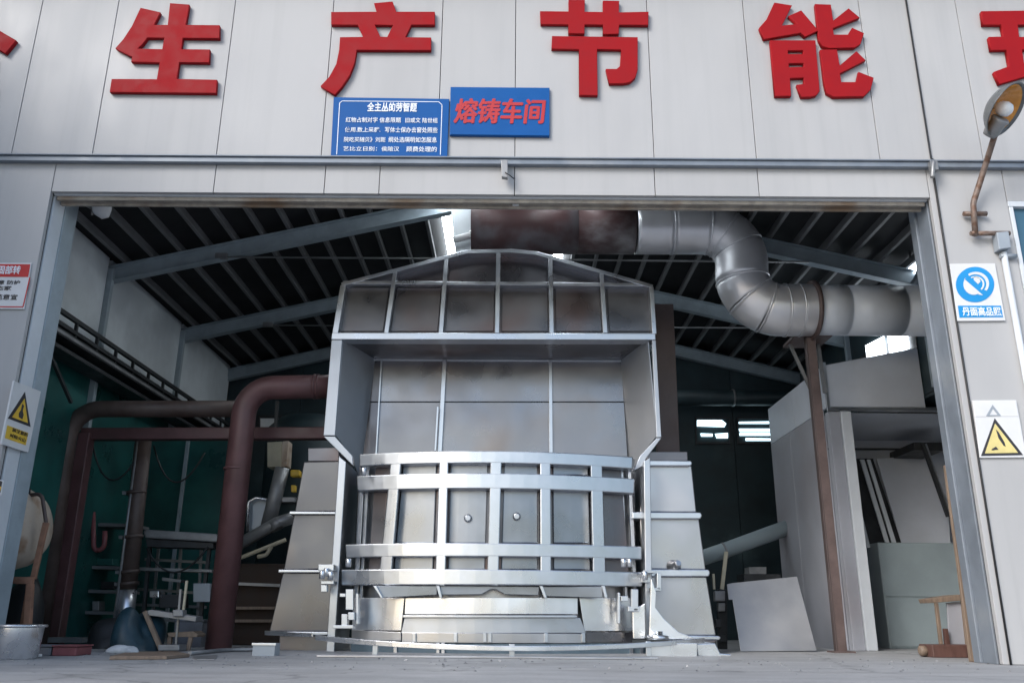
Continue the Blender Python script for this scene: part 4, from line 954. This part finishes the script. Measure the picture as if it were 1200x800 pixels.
# racks and benches
t = thing('steel_rack', 'dark steel rack with bare shelves behind the portal post', 'rack', Vector((P(120, 740, 13.3).x, 13.4, 0)))
rY = 13.2
for x0, x1 in ((114, 87), (164, 137)):
    for dy in (0, .5):
        b = P(x1, 730, rY + dy); b.z = 0
        MB().bar(P(x0, 560, rY + dy), b, .045, .045).build('rack_post', 'dull', t)
for y, xa, xb in ((612, 106, 158), (662, 100, 150), (690, 95, 146), (715, 92, 142)):
    MB().plate([(xa, y), (xb, y + 1.5), (xb, y + 5), (xa, y + 4)], rY - .02, .54).build('rack_shelf', 'purlin', t)
RB = 'odds and ends on the steel rack'
for nm, lab, x0, y0, x1, y1, mt in (('parts_box', 'small pale box on the lowest rack shelf', 108, 704, 116, 715, 'dull'), ('parts_box', 'black box on the second lowest rack shelf', 118, 681, 134, 690, 'black'), ('parts_box', 'dark green flat box on the upper rack shelf', 112, 654, 132, 662, 'teal')):
    tag(MB().plate(rect(x0, y0, x1, y1), rY + .1, .2).build(nm, mt, None, .008), lab, 'box', RB)
t = thing('workbench', 'dark bench with a pale rounded rim between the pipes', 'bench', Vector((P(210, 740, 12.9).x, 13.0, 0)))
wY = 12.8
MB().plate([(167, 622), (172, 620), (252, 625), (256, 628), (256, 634), (252, 635), (170, 630)], wY, .5).build('bench_rim', 'dull', t, .02)
MB().plate([(171, 631), (250, 636), (250, 642), (172, 640)], wY + .05, .42).build('bench_top', 'darksteel', t)
for x0, x1 in ((176, 166), (246, 232)):
    b = P(x1, 745, wY + .2); b.z = 0
    MB().bar(P(x0, 640, wY + .2), b, .05, .05).build('leg', 'darksteel', t)
for y, x0, x1 in ((664, 158, 248), (676, 190, 212)):
    MB().plate([(x0, y), (x1, y + 3), (x1, y + 6), (x0, y + 4)], wY + .1, .3).build('lower_shelf', 'dull', t)
CB = 'clutter under the dark bench'
for nm, lab, x0, y0, x1, y1, Y, mt, cat in (('tool_case', 'pale tool case under the bench, beside the maroon pipe', 226, 683, 246, 705, 12.7, 'greybox', 'case'),
                                           ('wire_basket', 'dark wire basket under the bench, left of the tool case', 186, 696, 214, 712, 12.7, 'darksteel', 'basket'),
                                           ('gauge_block', 'small bright gauge block on the shelf under the bench', 175, 692, 186, 700, 12.6, 'alu', 'block')):
    tag(MB().plate(rect(x0, y0, x1, y1), Y, .25).build(nm, mt, None, .012), lab, cat, CB)
t = thing('tool_stand', 'light wooden trestle with a slanting leg on the floor board', 'trestle', G(195, 764))
tY = 10.9
MB().plate([(168, 716), (176, 714), (230, 722), (229, 728), (170, 720)], tY, .25).build('trestle_top', 'dull', t, .006)
MB().bar(P(170, 716, tY), P(190, 763, tY), .05, .06).build('leg', 'wood', t, .005)
MB().bar(P(212, 690, tY + .2), P(206, 760, tY + .2), .025, .03).build('rod', 'dull', t)
MB().bar(P(219, 680, tY + .2), P(214, 724, tY + .2), .025, .03).build('rod', 'beige', t)
MB().plate(rect(202, 714, 214, 722), tY - .06, .15).build('vice', 'dull', t, .01)
MB().plate(rect(185, 755, 210, 762), tY - .1, .25).build('foot_block', 'dull', t, .01)
t = thing('low_stool', 'low wooden stool next to the foot of the maroon pipe', 'stool', G(211, 765))
tY = 11.1
MB().plate([(196, 741), (226, 739), (232, 743), (230, 746), (197, 746)], tY, .3).build('seat', 'wood', t, .006)
for x0, x1 in ((199, 198), (224, 220)):
    for dy in (.03, .26):
        b = P(x1, 762, tY + dy); b.z = 0
        MB().bar(P(x0, 746, tY + dy), b, .05, .04).build('leg', 'wood', t, .004)
t = MB().plate([(126, 768), (215, 766), (223, 769.5), (190, 772), (130, 772.5)], 9.95, .01)
g0 = [G(x, y) for x, y in ((128, 772.8), (195, 772.3), (222, 769.8), (206, 766.5), (150, 766.8))]
t = MB()._poly([Vector((p.x, p.y, .035)) for p in g0], [Vector((p.x, p.y, .002)) for p in g0]).build('floor_board', 'wood', None, .004)
tag(t, 'flat wooden board lying on the floor under the trestle', 'board')
def blob(name, c, sx, sy, sz, mt, seed, n=3, amp=.25):
    b = MB(); bmesh.ops.create_icosphere(b.bm, subdivisions=n, radius=1)
    rnd = random.Random(seed); k = [(Vector((rnd.uniform(-1, 1), rnd.uniform(-1, 1), rnd.uniform(-1, 1))) * 3.2, rnd.uniform(0, 6)) for _ in range(7)]
    for v in b.bm.verts:
        d = v.co.normalized(); a = sum(math.sin(q.dot(d) + ph) for q, ph in k) / 7
        r = 1 + amp * a * 2; z = d.z * sz * r
        v.co = c + Vector((d.x * sx * r, d.y * sy * r, max(z, -sz * .02)))
    for f in b.bm.faces: f.smooth = True
    return b.build(name, mt)
bc = G(132, 764); bc.z = 0
tag(blob('tarp_bundle', bc + Vector((0, .45, 0)), .31, .3, .50, 'tarp', 3, 4, .42), 'dark blue tarpaulin bundle heaped on the floor', 'bundle')
tag(blob('black_sack', G(100, 761) + Vector((0, .5, 0)), .26, .2, .33, 'black', 5), 'slumped black sack left of the blue tarpaulin bundle', 'sack')
tag(blob('grey_rag', G(147, 768) + Vector((-.05, .05, .03)), .17, .07, .085, 'cloth', 9, 3, .35), 'crumpled grey rag on the floor board', 'rag')
tt = G(105, 758)
t = MB().box(P(64, 748, 12.2).x, P(104, 748, 12.2).x, 12.0, 12.3, P(80, 752, 12.2).z, P(80, 746, 12.2).z).build('low_rail', 'dull', None)
z_ = P(80, 752, 12.2).z
tag(t, 'grey rail set low between the portal post and black sack', 'rail')
for nm, lab, x0, x1, mt in (('parts_tray', 'grey tray on the floor behind the aluminium pot', 30, 60, 'greytray'), ('parts_tray', 'faded red tray on the floor beside the grey tray', 61.5, 90, 'dullred')):
    Y = G(60, 768).y; a, b = P(x0, 760, Y), P(x1, 760, Y)
    tr_ = thing(nm, lab, 'tray', Vector(((a.x + b.x) / 2, Y + .2, 0)), 'trays on the floor')
    MB().box(a.x, b.x, Y, Y + .35, .0, P(x0, 757.5, Y).z).build('tray_body', mt, tr_, .012)
    MB().box(a.x - .01, b.x + .01, Y - .012, Y + .36, P(x0, 757.5, Y).z + .002, P(x0, 755.5, Y).z).build('rim', mt, tr_, .006)
o = MB()
for x0, y0, x1, y1 in ((28, 768.5, 40, 770.5), (42, 768, 58, 770)):
    a, b = G(x0, y1), G(x1, y0); o.box(a.x, b.x, a.y, a.y + .12, .002, .03)
tag(o.build('paper_scraps', 'white', None, .006, 'stuff'), 'white scraps of paper on the floor by the trays', 'litter')
# drum on its stand, pot
dY = 9.95
t = thing('drum_stand', 'rusty orange angle-iron stand under the cream drum', 'stand', G(20, 768))
b = P(30, 768, dY); b.z = 0
MB().bar(P(35.5, 684, dY), b, .07, .06).build('leg', 'orange', t, .004)
MB().bar(P(54, 612, dY + .1), P(39, 678, dY + .1), .055, .05).build('cradle_arm', 'orange', t, .004)
MB().bar(P(-60, 678, dY), P(39, 680, dY), .075, .06).build('crossbar', 'orange', t, .004)
for dx, dy in ((-95, 0), (-95, .55), (-40, .55)):
    b = P(30 + dx, 768, dY); b.z = 0; b.y += dy
    MB().bar(Vector((b.x, b.y, P(20, 684, dY).z)), b, .07, .06).build('leg', 'orange', t, .004)
MB().bar(P(4, 684, dY + .05), P(-6, 740, dY + .05), .05, .05).build('brace', 'orange', t)
t = thing('mixing_drum', 'cream stained drum with a dark strap, half hidden by the left jamb', 'drum', P(10, 665, dY + .35))
c = P(4, 622, dY + .38)
MB().lathe(c + Vector((-.45, 0, -.04)), (1, -.1, .12), [(0, .18), (.05, .30), (.22, .45), (.5, .49), (.72, .46), (.86, .36), (.90, .22), (.905, .05)], 36).build('drum_shell', 'cream', t)
MB().tube(bend([P(34, 580, dY + .2), P(49, 578, dY + .2), P(54, 612, dY + .2), P(46, 640, dY + .2)], .08, 5), .022, 10).build('strap', 'brownpipe', t)
MB().tube([P(34, 580, dY + .2), P(35, 572, dY + .2)], .012, 8).build('hook', 'darksteel', t)
pt_ = G(5, 773)
t = thing('aluminium_pot', 'bright aluminium pot standing on the floor below the drum', 'pot', pt_ + Vector((0, .2, 0)))
pz = P(10, 733, pt_.y).z
cxp = P(2, 760, pt_.y).x
MB().lathe(Vector((cxp, pt_.y + .22, 0)), (0, 0, 1), [(0, .20), (.01, .215), (pz - .02, .232), (pz - .012, .232), (pz - .012, .222), (.03, .20)], 32).build('pot_body', 'alu', t)
MB().lathe(Vector((cxp, pt_.y + .22, pz - .012)), (0, 0, 1), [(0, .226), (0, .255), (.012, .262), (.024, .255), (.024, .226)], 32).build('rim', 'alu', t)
# black box behind the stand
t = tag(blob('black_sack', Vector((P(4, 730, 10.9).x, 11.2, 0)), .28, .25, .75, 'black', 12), 'tall black sack behind the drum stand', 'sack')
# hose and small box by the furnace
t = thing('metal_box', 'small open grey metal box at the foot of the left casing', 'box', G(308, 768))
Y = G(308, 768).y; a, b = P(296, 760, Y), P(322, 760, Y); zt_ = P(308, 753.5, Y).z
MB().box(a.x, b.x, Y, Y + .015, 0, zt_).box(a.x, b.x, Y + .2, Y + .215, 0, zt_).box(a.x, a.x + .015, Y + .0151, Y + .1999, 0, zt_).box(b.x - .015, b.x, Y + .0151, Y + .1999, 0, zt_).box(a.x + .0151, b.x - .0151, Y + .0151, Y + .1999, 0, .02).build('box_body', 'greybox', t)
MB().box(a.x - .012, b.x + .012, Y - .012, Y + .0, zt_ - .02, zt_ + .005).build('rim', 'edge', t, .003)
pp = [G(222, 768), G(250, 765), G(268, 762.5), G(298, 763)]
t = MB().tube(bend([p + Vector((0, 0, .025)) for p in pp], .4, 5), .022, 8).build('hose', 'dull', None)
tag(t, 'pale hose running along the floor to the small metal box', 'hose')
gl = [G(x, y) for x, y in ((225, 769.5), (255, 768), (252, 773), (230, 773))]
t = MB()._poly([Vector((p.x, p.y, .010)) for p in gl], [Vector((p.x, p.y, .002)) for p in gl]).build('floor_plate', 'dull', None, .002)
tag(t, 'thin steel plate lying flat on the floor left of the metal box', 'plate')
t = MB().tube(bend([P(109, 600, 13.0), P(110, 644, 13.0), P(122, 646, 13.0), P(123, 622, 13.0)], .09, 6), .035, 10).build('lifting_hook', 'dullred')
tag(t, 'faded red lifting hook hanging in front of the steel rack', 'hook')
t = MB().tube([P(109, 513, 13.0), P(109, 600, 13.0)], .012, 6).build('hook_chain', 'darksteel'); t.parent = bpy.data.objects['lifting_hook']; t.location = WL[t] - WL[t.parent]
def sag(a, b, d, n=10): return [a.lerp(b, i / n) - Vector((0, 0, d * 4 * (i / n) * (1 - i / n))) for i in range(n + 1)]
HC = 'cables hanging by the dark bench'
for i, (a, b, d, lab) in enumerate(((P(172, 642, 12.75), P(244, 640, 12.75), .35, 'black cable sagging below the bench rim'), (P(180, 522, 12.9), P(240, 530, 12.9), .5, 'black cable looping high between the brown column and the maroon pipe'), (P(108, 520, 12.6), P(158, 540, 12.6), .4, 'black cable looping from the portal beam to the brown column'))):
    tag(MB().tube(sag(a, b, d), .014, 6).build('cable', 'black'), lab, 'cable', HC)
t = thing('pipe_rack', 'low rack of thin steel rails between the brown column and maroon pipe', 'rack', Vector((P(210, 740, 13.6).x, 13.6, 0)))
for y0, y1, x0, x1 in ((655, 659, 170, 246), (690, 695, 162, 244), (708, 711, 160, 242), (724, 729, 158, 240)):
    MB().bar(P(x0, y0, 13.5), P(x1, y1, 13.5), .04, .05).build('rail', 'dull', t, .003)
for x0, x1 in ((186, 177), (212, 206), (236, 231)):
    b = P(x1, 745, 13.55); b.z = 0
    MB().bar(P(x0, 640, 13.55), b, .04, .04).build('rack_post', 'dull', t, .003)
for nm, lab, x0, y0, x1, y1, Y, mt, cat in (('paint_can', 'small pale can on the floor left of the low stool', 176, 738, 188, 757, 11.6, 'greybox', 'can'), ('toolbox', 'dark toolbox on the floor behind the low stool', 205, 728, 238, 752, 12.2, 'greytray', 'toolbox'),
                                           ('crate', 'dull green crate under the pale shelf rails', 150, 722, 178, 752, 12.4, 'teal', 'crate')):
    z0 = 0; p0, p1 = P(x0, y0, Y), P(x1, y0, Y)
    if nm == 'paint_can':
        o = MB().lathe(Vector(((p0.x + p1.x) / 2, Y + .1, 0)), (0, 0, 1), [(0, .085), (.01, .09), (p0.z - .01, .09), (p0.z, .095), (p0.z + .012, .09)], 20).build(nm, mt)
    else:
        o = MB().box(p0.x, p1.x, Y, Y + .3, 0, p0.z).box(p0.x - .012, p1.x + .012, Y - .012, Y + .312, p0.z + .001, p0.z + .03).build(nm, mt, None, .008)
    tag(o, lab, cat)
# conveyor machine seen between the maroon pipe and the casing
mY = 13.2
t = thing('feeder_machine', 'grey pipework feeder machine between the maroon pipe and the furnace casing', 'machine', Vector((P(315, 740, mY).x, mY, 0)))
MB().tube([P(331, 548, mY), P(314, 616, mY)], px_r(8.5, mY), 18).build('upright_pipe', 'dull', t)
MB().tube([P(270, 643, mY - .1), P(325, 612, mY - .1), P(345, 606, mY - .1)], px_r(7, mY), 16).build('slanting_pipe', 'dull', t)
MB().tube([P(322, 609, mY - .1), P(327, 619, mY - .1)], px_r(9, mY), 16).build('pipe_joint', 'dull', t)
MB().tube([P(270, 658, mY - .3), P(335, 632, mY - .3)], .03, 10).build('hand_rail', 'beige', t)
MB().tube(bend([P(302, 652, mY - .3), P(312, 650, mY - .3), P(318, 640, mY - .3)], .06, 4), .03, 10).build('rail_hook', 'beige', t)
MB().plate([(292, 590), (300, 584), (316, 586), (314, 622), (291, 626)], mY + .1, .25).build('control_box', 'greybox', t, .012)
MB().tube(bend([P(290, 622, mY), P(291, 588, mY), P(300, 583, mY), P(317, 586, mY)], .05, 4), .022, 8).build('guard_tube', 'alu', t)
MB().plate(rect(340, 550, 351, 558), mY, .15).build('motor', 'yellow', t, .02)
MB().plate(rect(341, 568, 346, 576), mY, .1).build('plug', 'yellow', t, .01)
MB().plate(rect(330, 582, 346, 588), mY, .1).build('bracket', 'dull', t, .01)
b = Vector((P(312, 740, mY).x, mY, 0))
MB().box(b.x - .5, b.x + .35, mY, mY + .7, 0, P(312, 660, mY).z).build('machine_base', 'curtain', t, .02)
for y in (683, 712, 727):
    MB().bar(P(262, y, mY - .1), P(338, y + (3 if y < 700 else 0), mY - .1), .04, .08).build('slat', 'dull' if y < 700 else 'wood', t)
t = thing('cream_cabinet', 'cream switch cabinet hanging high behind the feeder machine', 'cabinet', P(322, 546, 14))
MB().plate([(313, 518), (330, 517), (329, 547), (313, 547)], 14.0, .3).build('cabinet_body', 'beige', t, .01)
MB().plate([(330.5, 517), (338, 516), (336, 546), (329.5, 547)], 14.02, .28).build('cabinet_door', 'cream', t, .01)
MB().bar(P(322, 517, 14.1), P(325, 470, 14.1), .05, .05).build('hanger', 'darksteel', t)
t = thing('dark_tank', 'tall dark tank in the shadow behind the maroon pipe', 'tank', Vector((P(300, 740, 15).x, 15.2, 0)))
c = Vector((P(345, 700, 15).x, 15.4, 0))
MB().lathe(c, (0, 0, 1), [(0, .8), (3.6, .8), (3.8, .6), (3.85, .2)], 28).build('tank_shell', 'backwall', t)
MB().lathe(c + Vector((0, 0, 2.2)), (0, 0, 1), [(0, .80), (.0, .83), (.08, .83), (.08, .80)], 28).build('hoop', 'darksteel', t)

# ---- grit and chips blown against the threshold
b = MB(); rnd = random.Random(21)
for i in range(420):
    x, y = rnd.uniform(-5.6, 5.6), 7.2 + 3.0 * rnd.random() ** .8
    k = rnd.choice((.006, .008, .010, .014, .02)); a = rnd.uniform(0, 6.28)
    q = [Vector((x + k * rnd.uniform(.6, 1.3) * math.cos(a + j * 2.1), y + k * rnd.uniform(.6, 1.3) * math.sin(a + j * 2.1), .001)) for j in range(3)]
    t_ = Vector((x, y, k * rnd.uniform(.5, .9)))
    v = [b.bm.verts.new(p) for p in q] + [b.bm.verts.new(t_)]
    for f in ((0, 1, 2), (0, 1, 3), (1, 2, 3), (2, 0, 3)): b.bm.faces.new([v[j] for j in f])
tag(b.build('grit', 'dull', None, 0, 'stuff'), 'loose grit and metal chips scattered on the concrete', 'grit')
